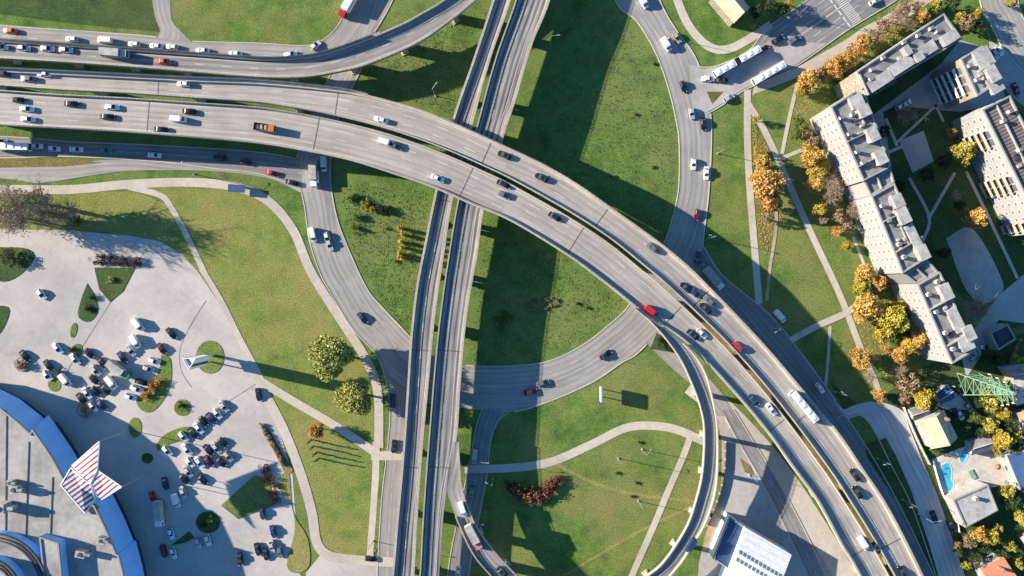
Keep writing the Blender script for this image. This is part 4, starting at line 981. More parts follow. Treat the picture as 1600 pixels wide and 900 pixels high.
building('apartment_building', 'block of flats with white and ochre balconies at the right edge', 'apartment building',
         [(1533, 172), (1576, 150), (1672, 340), (1629, 364)], 15.5, W, stripe_mat('ribbed_brown_roof', (0.24, 0.19, 0.17), (0.10, 0.08, 0.075), 0.45, -0.88, 1.1), 'wwwl', AG, chimneys=[(1565, 190), (1590, 235), (1575, 175)], cross=[(1556, 165, 1640, 335, .7)])
building('kiosk', 'small flat dark roofed building with pink front near the green pylon', 'kiosk', [(1546, 520), (1574, 506), (1587, 530), (1559, 547)], 4.2, M['plaster'], M['roof_dark'], 'sxsx', par=.35, floors=1)
# gabled houses
def house(name, label, px, h, hr, wall, roof, chim=None, ridge_along=0, windows=True):
    p = [P(x, y, h) for x, y in px]; q = ccw(p)
    c = sum(q, Vector()) / 4; org = Vector((c.x, c.y, 0)); root = thing(name, org, label, 'house', 'houses with gardens')
    if ridge_along: q = q[1:] + q[:1]
    w = inset(q, .35); mb = MB()
    r0, r1 = (q[0] + q[3]) / 2, (q[1] + q[2]) / 2; r0.z = r1.z = hr
    w0, w1 = (w[0] + w[3]) / 2, (w[1] + w[2]) / 2
    for i in range(4):
        a, b = w[i], w[(i + 1) % 4]; mb.face([(a.x, a.y, -.2), (b.x, b.y, -.2), (b.x, b.y, h - .05), (a.x, a.y, h - .05)])
    mb.face([lift([w[1]], h - .05)[0], lift([w[2]], h - .05)[0], Vector((w1.x, w1.y, hr - .15))]); mb.face([lift([w[3]], h - .05)[0], lift([w[0]], h - .05)[0], Vector((w0.x, w0.y, hr - .15))])
    mb.build('wall', wall, root, org)
    mb = MB(); t = Vector((0, 0, -.14))
    for a, b, cc, d in ((q[0], q[1], r1, r0), (q[2], q[3], r0, r1)):
        a, b = lift([a, b], h - .12); mb.prism([a + t, b + t, cc + t, d + t], [a, b, cc, d])
    ro = mb.build('roof', roof, root, org)
    mb = MB()
    mb.tube(r0 + Vector((0, 0, .03)), r1 + Vector((0, 0, .03)), .12, .12, 6); o = mb.build('ridge', M['brick'], ro); o.data.transform(Matrix.Translation(-org))
    if chim:
        pc = P(*chim, hr); mb = MB(); mb.box((pc.x, pc.y, h), .8, .7, hr - h + 1.0, .4); o = mb.build('chimney', M['wood'], ro); o.data.transform(Matrix.Translation(-org))
    if windows:
        for i in range(4):
            a, b = w[i], w[(i + 1) % 4]; e = b - a; L = e.length; u = e / L
            for k in range(max(1, int(L / 3.6))):
                ps = a + u * (L / max(1, int(L / 3.6))) * (k + .5); o = bpy.data.objects.new('window', WIN); COL.objects.link(o); o.parent = root
                o.location = Vector((ps.x, ps.y, 1.0)) - org; o.rotation_euler = (0, 0, math.atan2(-u.y, -u.x))
    return root
house('house', 'house with sunlit tan roof beside the curved street', [(1434, 657), (1475, 640), (1497, 684), (1455, 702)], 4.6, 7.6, M['plaster'], M['roof_tan'], (1480, 655), 1)
house('outbuilding', 'small grey roofed outbuilding attached behind the tan roofed house', [(1420, 640), (1448, 634), (1454, 646), (1428, 658)], 3.0, 3.9, M['plaster'], M['roof_felt'])
house('outbuilding', 'small outbuilding with dark blue roof near the yellow bush', [(1462, 618), (1480, 600), (1493, 622), (1470, 632)], 3.2, 4.3, M['plaster'], M['blue_roof'])  # roof coloured dark blue all over
building('house', 'flat grey roofed house below the two swimming pools', 'house', [(1489, 781), (1543, 757), (1559, 797), (1508, 824)], 5.6, M['plaster'], M['roof_light'], 'ssss', 'houses with gardens', par=.25, chimneys=[(1522, 778)], floors=1)
house('house', 'house with orange tiled roof at the lower right edge', [(1532, 889), (1568, 870), (1594, 925), (1558, 944)], 5.0, 7.8, M['plaster'], M['roof_orange'], (1566, 890))
house('house', 'house with dark blue roof right of the pools', [(1574, 712), (1614, 694), (1640, 752), (1598, 770)], 4.8, 7.2, M['plaster'], M['blue_roof'], None, 1)  # both roof slopes coloured dark blue
house('house', 'pale grey roofed house at the right edge beside the pylon', [(1580, 594), (1640, 578), (1650, 618), (1588, 634)], 4.8, 7.0, M['plaster'], M['roof_light'])
house('outbuilding', 'low grey tiled outbuilding above the oval pool', [(1514, 690), (1546, 680), (1552, 702), (1518, 712)], 3.2, 4.3, M['plaster'], M['roof_felt'])
house('house', 'dark blue roofed house right of the green pylon', [(1570, 574), (1600, 568), (1640, 590), (1585, 596)], 4.6, 6.4, M['plaster'], M['roof_felt'])
house('house', 'house with tan roof cut by the top edge of the picture', [(1111, -6), (1147, 36), (1172, 12), (1136, -32)], 5.2, 7.8, M['panel_wall_warm'], M['roof_tan'])
house('house', 'brown roofed house at the right edge between yellow trees', [(1588, 646), (1622, 636), (1632, 668), (1596, 676)], 4.2, 6.0, M['plaster'], M['roof_tan'])
house('shed', 'small grey garden shed near the orange roofed house', [(1594, 840), (1614, 830), (1624, 850), (1604, 860)], 2.6, 3.4, M['wood'], M['roof_light'], windows=False)
# terrace and pools
sheet_poly('terrace', [(1456, 718), (1500, 700), (1555, 695), (1584, 706), (1592, 756), (1545, 762), (1490, 786), (1474, 775)], .08, M['deck_stone'])
sheet_poly('terrace', [(1480, 606), (1500, 618), (1520, 640), (1480, 640), (1462, 634)], .07, M['deck_stone'])
def pool(label, pts):
    c = P(sum(p[0] for p in pts) / len(pts), sum(p[1] for p in pts) / len(pts)); root = thing('swimming_pool', c, label, 'swimming pool', 'swimming pools on the terrace')
    d = smooth(list(pts) + [pts[0]]); q = ccw([P(p.x, p.y, 0) for p in resample(d, 40)[:-1]])
    mb = MB(); mb.poly(lift(inset(q, .2), .10)); mb.build('water', M['pool'], root, c)
    mb = MB(); ring_wall(mb, q, .32, .0, .16); mb.build('coping', M['pool_rim'], root, c)
    mb = MB(); p = q[0]
    for dx in (0, .5): mb.tube((p.x + dx, p.y, .05), (p.x + dx, p.y, 1.0), .04, .04); mb.tube((p.x + dx, p.y, 1.0), (p.x + dx - .1, p.y - .7, .6), .04, .04)
    mb.build('ladder', M['steel'], root, c)
pool('kidney shaped turquoise swimming pool at the left of the terrace', [(1470, 726), (1482, 722), (1488, 735), (1487, 748), (1491, 756), (1487, 767), (1476, 768), (1473, 755), (1469, 740)])
pool('small oval blue swimming pool at the top of the terrace', [(1508, 697), (1514, 704), (1510, 718), (1504, 724), (1498, 718), (1501, 704)])
t = thing('garden_lounger', P(1518, 741), 'dark green garden lounger set on the pale terrace', 'lounger')
mb = MB(); p = P(1518, 741); mb.box((p.x, p.y, .35), 1.6, 3.2, .14, .5); mb.build('seat', M['green_paint'], t, p)
for dx, dy in ((-.6, -1.2), (.6, -1.2), (-.6, 1.2), (.6, 1.2)):
    mb = MB(); mb.box((p.x + dx * .9 - dy * .45, p.y + dy * .85 + dx * .45, .05), .1, .1, .32); mb.build('leg', M['steel_dark'], t, p)
for x, y, lb in ((1553, 727, 'small round brown garden parasol on the sandy right part of terrace'), (1531, 695, 'small round dark parasol beside the low grey outbuilding')):
    p = P(x, y, .08); t = thing('parasol', p, lb, 'parasol', 'garden parasols')
    mb = MB(); mb.tube(p, p + Vector((0, 0, 2.3)), .05, .04); mb.build('pole', M['wood'], t, p)
    mb = MB(); mb.tube(p + Vector((0, 0, 2.0)), p + Vector((0, 0, 2.6)), 1.1, .08, 10); mb.build('canopy', M['wood'], t, p)
# the hall with its curved shaded front
hroof = [(-200, 590), (-60, 606), (0, 636), (33, 662), (48, 677), (52, 670), (68, 693), (84, 717), (101, 748), (125, 775), (149, 790), (167, 827), (183, 866), (186, 866), (196, 905), (205, 960), (210, 1080), (-200, 1080)]
root, horg, hpoly = building('exhibition_hall', 'large hall with pale flat roof and curved blue front at lower left', 'hall', hroof, 12.0, M['hall_clad'], M['hall_roof'], 'x', None, par=.6)
for x0, y0, x1, y1 in ((10, 640, 8, 900), (45, 690, 40, 840), (82, 745, 78, 850)):
    mb = MB(); a, b = P(x0, y0, 12.0), P(x1, y1, 12.0); mb.tube(a + Vector((0, 0, .05)), b + Vector((0, 0, .05)), .18, .18, 4); mb.build('roof_seam', M['concrete_dark'], root, horg)
def unit(x, y, sx, sy, sz, deg, label):
    p = P(x, y, 12.0); t = thing('rooftop_unit', (p.x, p.y, 11.98), label, 'rooftop unit', 'ventilation units on the hall roof'); o = (p.x, p.y, 11.98)
    mb = MB(); mb.box((p.x, p.y, 12.2), sx, sy, sz, math.radians(deg)); mb.build('housing', M['roof_light'], t, o)
    mb = MB(); mb.tube((p.x, p.y, 12.2 + sz), (p.x, p.y, 12.6 + sz), min(sx, sy) * .32, min(sx, sy) * .30, 10); mb.build('fan', M['steel_dark'], t, o)
    mb = MB(); mb.box((p.x, p.y, 11.98), sx * .9, sy * .9, .24, math.radians(deg)); mb.build('base', M['steel_dark'], t, o)
    mb = MB(); mb.box((p.x + sx * .8, p.y, 13.5), sx * .7, sy * .35, sz * .6, math.radians(deg)); mb.build('duct', M['steel'], t, o)
unit(30, 762, 2.6, 2.2, 2.6, 5, 'pale ventilation unit on the hall roof, left of the striped canopy')
unit(10, 789, 4.2, 3.0, 4.0, 0, 'biggest ventilation unit with long dark shadow, left on the hall roof')
unit(163, 842, 2.4, 2.0, 1.8, -15, 'lone ventilation unit near the hall front below the canopy')
unit(132, 862, 3.0, 2.2, 2.4, -10, 'ventilation unit between the round drum and the hall front')
unit(22, 752, 1.8, 1.6, 2.0, 0, 'smallest ventilation unit, topmost of those left on the hall roof')
# stepped drum on the roof
dc = P(-2, 915, 12.0); t = thing('roof_drum', (dc.x, dc.y, 11.98), 'stepped round drum with dark rims rising from the hall roof at lower left', 'drum')
for r, z0, z1, nm in ((18.2, 11.98, 15.0, 'lower_tier'), (11.6, 15.0, 18.0, 'upper_tier')):
    mb = MB(); mb.tube((dc.x, dc.y, z0), (dc.x, dc.y, z1), r, r, 64); o = mb.build(nm, M['hall_clad'], t, (dc.x, dc.y, 11.98))
    mb = MB(); cir = [Vector((dc.x + r * math.cos(k * math.pi / 36), dc.y + r * math.sin(k * math.pi / 36), 0)) for k in range(72)]
    mb.poly(lift(inset(cir, .2), z1 + .02)); rr = mb.build('tier_roof', M['hall_roof'], o); rr.data.transform(Matrix.Translation((-dc.x, -dc.y, -11.98)))
    for k, (d0, hh, mm) in enumerate(((-.1, .7, 'steel_dark'), (1.1, .35, 'roof_dark'), (2.1, .3, 'steel_dark'))):
        mb = MB(); ring_wall(mb, inset(cir, d0), .45, z1 - .1, z1 + hh); rm = mb.build('rim', M[mm], o); rm.data.transform(Matrix.Translation((-dc.x, -dc.y, -11.98)))
building('hall_annex', 'blue clad annex with pale sloping top beside the round roof drum', 'annex', [(62, 838), (92, 848), (97, 902), (97, 960), (75, 960)], 15.2, M['hall_clad'], M['hall_roof'], 'x', None, par=.3)
# striped star canopy over the entrance
cp = P(143, 742, 0); t = thing('star_canopy', cp, 'star shaped canopy of red and white striped panels over the hall entrance', 'canopy')
for pan in ([(155, 690, 18.0), (112, 728, 15.5), (141, 756, 16.7), (152, 734, 16.9)], [(154, 736, 16.7), (190, 761, 17.5), (155, 783, 14.5), (143, 757, 16.5)], [(111, 731, 15.5), (95, 758, 17.0), (133, 802, 17.0), (148, 782, 14.7), (142, 757, 16.5), (131, 749, 16.7)]):
    q = [P(*c) for c in pan]; mb = MB(); cen = sum(q, Vector()) / len(q)
    for i in range(len(q)): mb.face([q[i], q[(i + 1) % len(q)], cen])
    pl = mb.build('panel', M['stripe'], t, cp)
    mb = MB()
    for i in range(len(q)): mb.tube(q[i] - Vector((0, 0, .1)), q[(i + 1) % len(q)] - Vector((0, 0, .1)), .2, .2, 5)
    o = mb.build('frame', M['white_paint'], pl); o.data.transform(Matrix.Translation(-cp))
for (x, y, z) in ((155, 690, 17.8), (190, 761, 17.3), (143, 757, 16.3), (112, 730, 15.3)):
    mb = MB(); a = P(x, y, z); mb.tube((a.x, a.y, 0), a, .14, .11, 8); mb.build('column', M['steel'], t, cp)
mb = MB(); p = P(142, 791, 12.0); mb.box((p.x, p.y, 12.0), 4.6, 3.0, .5, -.7); mb.build('roof_hatch', M['black_paint'], t, cp)
# warehouse with white ribbed roof
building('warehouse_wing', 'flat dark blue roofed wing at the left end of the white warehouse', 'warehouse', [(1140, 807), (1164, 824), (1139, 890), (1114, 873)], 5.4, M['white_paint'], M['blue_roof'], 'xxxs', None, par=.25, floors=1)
wr = [(1164, 824), (1237, 867), (1196, 960), (1128, 920)]
h0 = 6.6; q = ccw([P(x, y, h0) for x, y in wr]); c = sum(q, Vector()) / 4; org = Vector((c.x, c.y, 0)); root = thing('warehouse', org, 'warehouse with white ribbed roof and a dark skylight strip', 'warehouse')
mb = MB()
for i in range(4):
    a, b = q[i], q[(i + 1) % 4]; mb.face([(a.x, a.y, -.1), (b.x, b.y, -.1), (b.x, b.y, h0), (a.x, a.y, h0)])
mb.build('wall', M['white_paint'], root, org)
pA, pB, pC, pD = (P(x, y, h0) for x, y in wr); mAD, mBC = pA.lerp(pD, .42), pB.lerp(pC, .42); mAD.z = mBC.z = h0 + 1.0
mb = MB()
for f in ([pA, pB, mBC, mAD], [mAD, mBC, pC, pD]): mb.face(*up(f))
mb.face([pA, mAD, pD]); mb.face([pB, mBC, pC]); ro = mb.build('roof', M['white_roof'], root, org)
for side in (.36, .48):
    for k in range(11):
        a0, a1 = .04 + k * .086, .04 + k * .086 + .06
        def on(u, v):
            w = v / .42 if v < .42 else (1 - v) / .58
            x = pA.lerp(pB, u).lerp(pD.lerp(pC, u), v); return Vector((x.x, x.y, h0 + w * 1.0 + .06))
        mb = MB(); mb.face(*up([on(a0, side - .028), on(a1, side - .028), on(a1, side + .028), on(a0, side + .028)])); o = mb.build('skylight', M['skylight'], ro); o.data.transform(Matrix.Translation(-org))
# ------------------------------------------------------------------ tall signs, pylon, lamps
b0 = P(330, 558); t = thing('advertising_pylon', b0, 'tall black and white striped advertising pylon on the round grass island', 'sign')
for k in range(3):
    a = k * 2.094 + .5; mb = MB(); mb.tube((b0.x + 1.6 * math.cos(a), b0.y + 1.6 * math.sin(a), 0), (b0.x + 1.6 * math.cos(a), b0.y + 1.6 * math.sin(a), 4.2), .28, .24, 8); mb.build('leg', M['steel'], t, b0)
tri = [Vector((b0.x + 2.3 * math.cos(k * 2.094 + .5), b0.y + 2.3 * math.sin(k * 2.094 + .5), 0)) for k in range(3)]
for k in range(3):
    a, b = tri[k], tri[(k + 1) % 3]; mb = MB(); mb.face([(a.x, a.y, 4), (b.x, b.y, 4), (b.x, b.y, 16.2), (a.x, a.y, 16.2)]); mb.build('sign_panel', M['white_paint'] if k != 2 else M['bw_stripe'], t, b0)
mb = MB(); mb.face(lift(tri, 16.2)); mb.face(lift(list(reversed(tri)), 4.0)); mb.build('top', M['bw_stripe'], t, b0)
mb = MB()
for k in range(3): mb.tube(lift([tri[k]], 4)[0], lift([tri[k]], 16.25)[0], .16, .16, 6); mb.tube(lift([tri[k]], 16.22)[0], lift([tri[(k + 1) % 3]], 16.22)[0], .16, .16, 6)
mb.build('frame', M['white_paint'], t, b0)
b0 = P(937, 613); t = thing('billboard', b0, 'white double sided billboard on posts, seen edge on from above in the loop lawn', 'billboard')
for dy in (-1.3, 1.3):
    mb = MB(); mb.box((b0.x, b0.y + dy, 0), .3, .3, 3.0); mb.build('post', M['steel_dark'], t, b0)
for dx in (-.28, .28):
    mb = MB(); mb.box((b0.x + dx, b0.y, 2.8), .08, 5.0, 3.0); mb.build('face_panel', M['white_paint'], t, b0)
mb = MB(); mb.box((b0.x, b0.y, 2.8), .46, 5.1, 3.05); mb.build('frame', M['steel'], t, b0)
# lattice pylon
b0 = P(1512, 600); t = thing('electricity_pylon', b0, 'bright green lattice electricity pylon among the gardens', 'pylon'); top = 22.0
def hw(z): return 3.4 * (1 - z / top) + .35
levels = [0, 3.6, 7, 10, 12.8, 15.3, 17.6, 19.8, top]
for sx, sy in ((-1, -1), (1, -1), (1, 1), (-1, 1)):
    mb = MB(); mb.tube((b0.x + sx * hw(0), b0.y + sy * hw(0), 0), (b0.x + sx * hw(top), b0.y + sy * hw(top), top), .16, .09, 4); mb.build('leg', M['green_paint'], t, b0)
mb = MB(); cor = [(-1, -1), (1, -1), (1, 1), (-1, 1)]
for z0, z1 in zip(levels, levels[1:]):
    for k in range(4):
        a, b = cor[k], cor[(k + 1) % 4]
        p = lambda c, z: (b0.x + c[0] * hw(z), b0.y + c[1] * hw(z), z)
        mb.tube(p(a, z0), p(b, z1), .075, .075, 4); mb.tube(p(b, z0), p(a, z1), .075, .075, 4); mb.tube(p(a, z1), p(b, z1), .1, .1, 4)
mb.build('bracing', M['green_paint'], t, b0)
for z, l in ((14.5, 5.5), (17.5, 4.6), (20.3, 3.6)):
    mb = MB(); d = Vector((.38, -.92, 0))
    for s_ in (-1, 1):
        e = Vector((b0.x, b0.y, z)) + d * l * s_
        for w in (-.5, .5): mb.tube((b0.x + w, b0.y + w, z - .3), e, .13, .08, 4); mb.tube((b0.x + w, b0.y - w, z + .6), e, .09, .07, 4)
    ca = mb.build('cross_arm', M['green_paint'], t, b0)
    mb = MB()
    for s_ in (-1, 1): e = Vector((b0.x, b0.y, z)) + d * l * s_; mb.tube(e, e - Vector((0, 0, 1.2)), .14, .14, 6)
    o = mb.build('insulator', M['white_paint'], ca); o.data.transform(Matrix.Translation(-b0))
# street lamps
def lamp_proto():
    t = thing('street_lamp', (0, 0, 0)); mb = MB(); mb.tube((0, 0, 0), (0, 0, 8.6), .12, .08, 8); mb.build('pole', M['steel'], t)
    mb = MB(); mb.tube((0, 0, 8.5), (1.9, 0, 9.1), .06, .05, 6); mb.build('arm', M['steel'], t)
    mb = MB(); mb.box((2.2, 0, 9.0), .95, .36, .16); mb.build('lamp_head', M['steel'], t)
    mb = MB(); mb.box((0, 0, 0), .5, .5, .4); mb.build('base', M['concrete'], t); return t
LP = lamp_proto(); first = True
for x, y, a in ((966, 716, 2.4), (680, 150, .9), (1370, 716, 3.1), (1410, 780, 3.1), (1434, 803, .3), (1305, 612, 2.6), (1108, 372, 3.0), (1121, 240, 3.1), (753, 713, 0), (770, 748, 2.6), (303, 272, 1.5), (602, 606, 0), (1205, 512, 3.6), (1245, 26, 2.6), (745, 806, 0), (583, 845, 0), (997, 783, 2), (1003, 702, 1), (1170, 742, 1.8), (1045, 60, 3.3), (860, 70, 0), (1300, 640, 3.6)):
    o = LP if first else copy_thing(LP, P(x, y), a)
    if first: o.location = P(x, y); o.rotation_euler = (0, 0, a); first = False
    later(o, 'grey street lamp', 'beside the roads and lawns', x, y, 'left', 'street lamp', 'street lamps')
# garden walls / fences
def fence(label, pts, h, mat, name='garden_fence'):
    d = smooth(pts); d = resample(d, max(4, int(length(d) / 12))); c = P(d[0].x, d[0].y); t = thing(name, c, label, 'fence', 'fences and walls'); mb = MB()
    for a, b in zip(d, d[1:]):
        a, b = P(a.x, a.y), P(b.x, b.y); m_ = (a + b) / 2; e = b - a; mb.box((m_.x, m_.y, .05), e.length, .12, h - .1, math.atan2(e.y, e.x))
    mb.build('panel', mat, t, c)
    for p in d: mb = MB(); q = P(p.x, p.y); mb.box((q.x, q.y, 0), .26, .26, h); mb.build('post', M['concrete'], t, c)
fence('pale garden wall along the street below the tan roofed house', [(1410, 636), (1428, 680), (1450, 724)], 1.6, M['plaster'])
fence('brown garden fence running down beside the green pylon', [(1488, 603), (1508, 624), (1526, 650), (1534, 652)], 1.5, M['wood'])
fence('long wooden fence up from the pylon to the kiosk', [(1570, 600), (1578, 560), (1592, 530)], 1.5, M['wood'])
fence('white rail between terrace and street beside the kidney shaped pool', [(1456, 720), (1473, 775), (1490, 800), (1497, 830)], 1.1, M['white_paint'])
fence('dark fence on the right edge of the loop ramp yard', [(1133, 690), (1131, 735), (1122, 775), (1104, 820)], 1.4, M['steel_dark'])
b0 = P(374, 296); t = thing('bus_shelter', b0, 'blue grey roofed shelter on the footpath at the left', 'shelter')
mb = MB(); mb.box((b0.x, b0.y, 2.4), 5.8, 2.6, .14, -.08); mb.build('roof', M['blue_roof'], t, b0)
mb = MB(); mb.box((b0.x, b0.y + 1.1, .3), 5.2, .06, 2.0, -.08); mb.build('glass_panel', M['glass'], t, b0)
for dx in (-2.4, 2.4):
    mb = MB(); mb.tube((b0.x + dx, b0.y + 1, 0), (b0.x + dx, b0.y + 1, 2.4), .06, .06); mb.build('post', M['steel'], t, b0)
# round planters in the car park
for x, y in ((35, 569), (132, 640)):
    p = P(x, y); t = thing('round_planter', p); mb = MB(); mb.tube(p, p + Vector((0, 0, .5)), 2.6, 2.5, 20); mb.build('rim', M['concrete_dark'], t, p)
    mb = MB(); mb.tube(p + Vector((0, 0, .3)), p + Vector((0, 0, .62)), 2.1, 1.9, 16); mb.build('soil', M['dirt'], t, p)
    later(t, 'round concrete planter', 'in the car park', x, y, 'left', 'planter', 'round planters')
# ------------------------------------------------------------------ trees and shrubs
def leaf_mass(name, clumps, per, size, rnd, up_bias=.35):
    """clumps: (x, y, z, radius); returns leafy mesh"""
    mb = MB(); zs = [c[2] for c in clumps]; z0, z1 = min(zs), max(zs) + .01
    for cx, cy, cz, r in clumps:
        ct = rnd.uniform(-.22, .22)
        for k in range(per):
            d = Vector((rnd.gauss(0, 1), rnd.gauss(0, 1), rnd.gauss(0, 1))).normalized() * r * rnd.uniform(.35, 1.0) ** .6
            p = Vector((cx, cy, cz)) + d; s = size * rnd.uniform(.6, 1.3)
            n = Vector((rnd.gauss(0, 1), rnd.gauss(0, 1), rnd.gauss(0, 1) + up_bias * 2)).normalized(); u = n.orthogonal().normalized(); w = n.cross(u)
            a = rnd.uniform(0, 6.28); u, w = u * math.cos(a) + w * math.sin(a), w * math.cos(a) - u * math.sin(a)
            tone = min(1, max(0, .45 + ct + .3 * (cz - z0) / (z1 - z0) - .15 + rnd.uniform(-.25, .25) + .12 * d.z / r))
            mb.face([p - u * s * .5, p + w * s * .32, p + u * s * .5, p - w * s * .32], tone=tone)
    return mb.mesh(name, M['white_paint'])
def crown_clumps(rnd, R, zc, hz, n, cr):
    out = []
    while len(out) < n:
        d = Vector((rnd.gauss(0, 1), rnd.gauss(0, 1), rnd.gauss(0, 1))).normalized() * rnd.uniform(.25, 1) ** .5
        lob = 1 + .22 * math.sin(3 * math.atan2(d.y, d.x) + rnd.random())
        out.append((d.x * R * .78 * lob, d.y * R * .78 * lob, zc + d.z * hz, cr * rnd.uniform(.7, 1.25)))
    return out
def trunk_mesh(rnd, hgt, R, limbs, twiggy=False):
    mb = MB(); hb = hgt * .42; mb.tube((0, 0, -.1), (0, 0, hb), .26, .18, 8); mb.tube((0, 0, hb), (.1, .05, hgt * .8), .18, .05, 6)
    for k in range(limbs):
        a = k * 6.28 / limbs + rnd.uniform(-.3, .3); z = hb * rnd.uniform(.75, 1.5); r = R * rnd.uniform(.55, .85)
        e = Vector((math.cos(a) * r, math.sin(a) * r, z + hgt * rnd.uniform(.2, .38))); mb.tube((0, 0, z), e, .12, .04, 5)
        for q in range(14 if twiggy else 2):
            s = Vector((0, 0, z)).lerp(e, rnd.uniform(.35, 1)); f = s + Vector((rnd.gauss(0, 1), rnd.gauss(0, 1), rnd.uniform(.2, 1.4))) * R * .28; mb.tube(s, f, .045, .012, 3)
            if twiggy:
                for _ in range(6): s2 = s.lerp(f, rnd.uniform(.3, 1)); mb.tube(s2, s2 + Vector((rnd.gauss(0, 1), rnd.gauss(0, 1), rnd.uniform(0, 1.1))) * R * .15, .024, .008, 3)
    return mb.mesh('trunk', M['twig'] if twiggy else M['bark'])
TREES = {}
def tree_kind(shape):
    rnd = random.Random(sum(ord(c) for c in shape))
    out = []
    for v in range(3):
        if shape == 'full': c = leaf_mass('crown', crown_clumps(rnd, 3.5, 5.2, 2.6, 60, 1.1), 95, .52, rnd); tr = trunk_mesh(rnd, 7.5, 3.2, 5)
        elif shape == 'loose': c = leaf_mass('crown', crown_clumps(rnd, 3.5, 5.0, 2.7, 34, .85), 34, .55, rnd); tr = trunk_mesh(rnd, 7.5, 3.4, 6)
        elif shape == 'bare': c = leaf_mass('crown', crown_clumps(rnd, 3.5, 5.4, 2.4, 60, .8), 8, .34, rnd); tr = trunk_mesh(rnd, 8, 4.0, 9, True)
        elif shape == 'willow':
            cl = crown_clumps(rnd, 3.5, 4.6, 2.4, 150, 1.0) ; c = leaf_mass('crown', cl, 120, .36, rnd, .5); tr = trunk_mesh(rnd, 7, 3.2, 6)
        elif shape == 'column': c = leaf_mass('crown', [(rnd.gauss(0, .12), rnd.gauss(0, .12), .5 + k * .32, .42 - .012 * k) for k in range(14)], 40, .26, rnd); tr = trunk_mesh(rnd, 3.5, .3, 3)
        elif shape == 'bush': c = leaf_mass('crown', [(rnd.gauss(0, .5), rnd.gauss(0, .5), .5 + rnd.random() * .6, .5) for k in range(16)], 40, .26, rnd); tr = trunk_mesh(rnd, 1.1, .8, 4)
        out.append((c, tr))
    return out
TN = {'column': ('columnar_shrub', 'columnar shrub'), 'bush': ('shrub', 'shrub')}
def plant(shape, leaf, x, y, r, noun, place, axis='left', hk=1.0, group='trees', plural=None, sq=(1, 1), rz=None):
    if shape not in TREES: TREES[shape] = tree_kind(shape)
    c, tr = TREES[shape][RND.randrange(3)]
    base = {'column': .5, 'bush': 1.0}.get(shape, 3.6)
    s = r * S / base
    nm, cat = TN.get(shape, ('tree', 'tree'))
    # crown seen above its base: place the base so the crown's middle lands at the surveyed spot
    zc = {'column': 2.5, 'bush': .6}.get(shape, 5.2) * s * hk
    q = P(x, y, zc); root = thing(nm, (q.x, q.y, 0), rz=RND.uniform(0, 6.28) if rz is None else rz); root.scale = (s * sq[0], s * sq[1], s * hk)
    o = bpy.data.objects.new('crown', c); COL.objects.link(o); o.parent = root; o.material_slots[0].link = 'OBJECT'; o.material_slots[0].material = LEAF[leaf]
    o = bpy.data.objects.new('trunk', tr); COL.objects.link(o); o.parent = root
    later(root, noun, place, x, y, axis, cat, group, plural or noun + 's'); return root
def grove(place, L, axis='left', group='trees', hk=1.0):
    names = {'orange': 'orange autumn tree', 'yellow': 'yellow autumn tree', 'olive': 'yellow green tree', 'brown': 'brown autumn tree', 'green': 'green tree', 'dark green': 'dark green tree'}
    for e in L:
        shape, leaf, x, y, r = e[:5]
        if leaf in ('orange', 'yellow') and r > 9: r *= 1.14
        noun = {'bare': 'bare brown tree'}.get(shape, names[leaf])
        plant(shape, leaf, x, y, r, noun, place, axis, e[5] if len(e) > 5 else hk, group)
F, Lo, B = 'full', 'loose', 'bare'
grove('between the avenue and the flats', [(F, 'orange', 1264, 126, 15), (F, 'yellow', 1254, 140, 10), (Lo, 'brown', 1282, 114, 13), (F, 'orange', 1303, 104, 15), (F, 'orange', 1319, 96, 13), (Lo, 'orange', 1341, 76, 15), (F, 'orange', 1350, 64, 10), (B, 'brown', 1330, 108, 10), (Lo, 'brown', 1366, 56, 14), (Lo, 'brown', 1384, 38, 15), (B, 'brown', 1400, 26, 16), (Lo, 'brown', 1412, 14, 15), (F, 'orange', 1440, 26, 11), (Lo, 'brown', 1434, 8, 11), (F, 'olive', 1462, 8, 10), (B, 'brown', 1420, 40, 11), (Lo, 'orange', 1333, 90, 9), (F, 'orange', 1290, 122, 9)])
grove('behind the long block of flats', [(Lo, 'brown', 1512, 34, 14), (Lo, 'yellow', 1526, 22, 10), (Lo, 'olive', 1502, 26, 11), (Lo, 'dark green', 1530, 44, 12), (F, 'olive', 1580, 4, 9), (Lo, 'dark green', 1490, 4, 14)])
grove('along the upper stepped flats', [(Lo, 'green', 1250, 192, 14), (Lo, 'green', 1245, 210, 11), (Lo, 'brown', 1262, 206, 10), (F, 'orange', 1268, 243, 16), (Lo, 'brown', 1270, 222, 12), (F, 'yellow', 1276, 266, 13), (F, 'orange', 1271, 290, 12), (F, 'orange', 1288, 258, 10), (B, 'brown', 1296, 283, 15), (B, 'brown', 1298, 305, 16), (Lo, 'brown', 1312, 292, 12), (F, 'yellow', 1280, 325, 11), (Lo, 'brown', 1312, 338, 14), (Lo, 'brown', 1324, 355, 13), (F, 'orange', 1308, 362, 9), (F, 'yellow', 1322, 384, 8), (B, 'brown', 1332, 330, 12), (Lo, 'brown', 1286, 344, 9)], 'top')
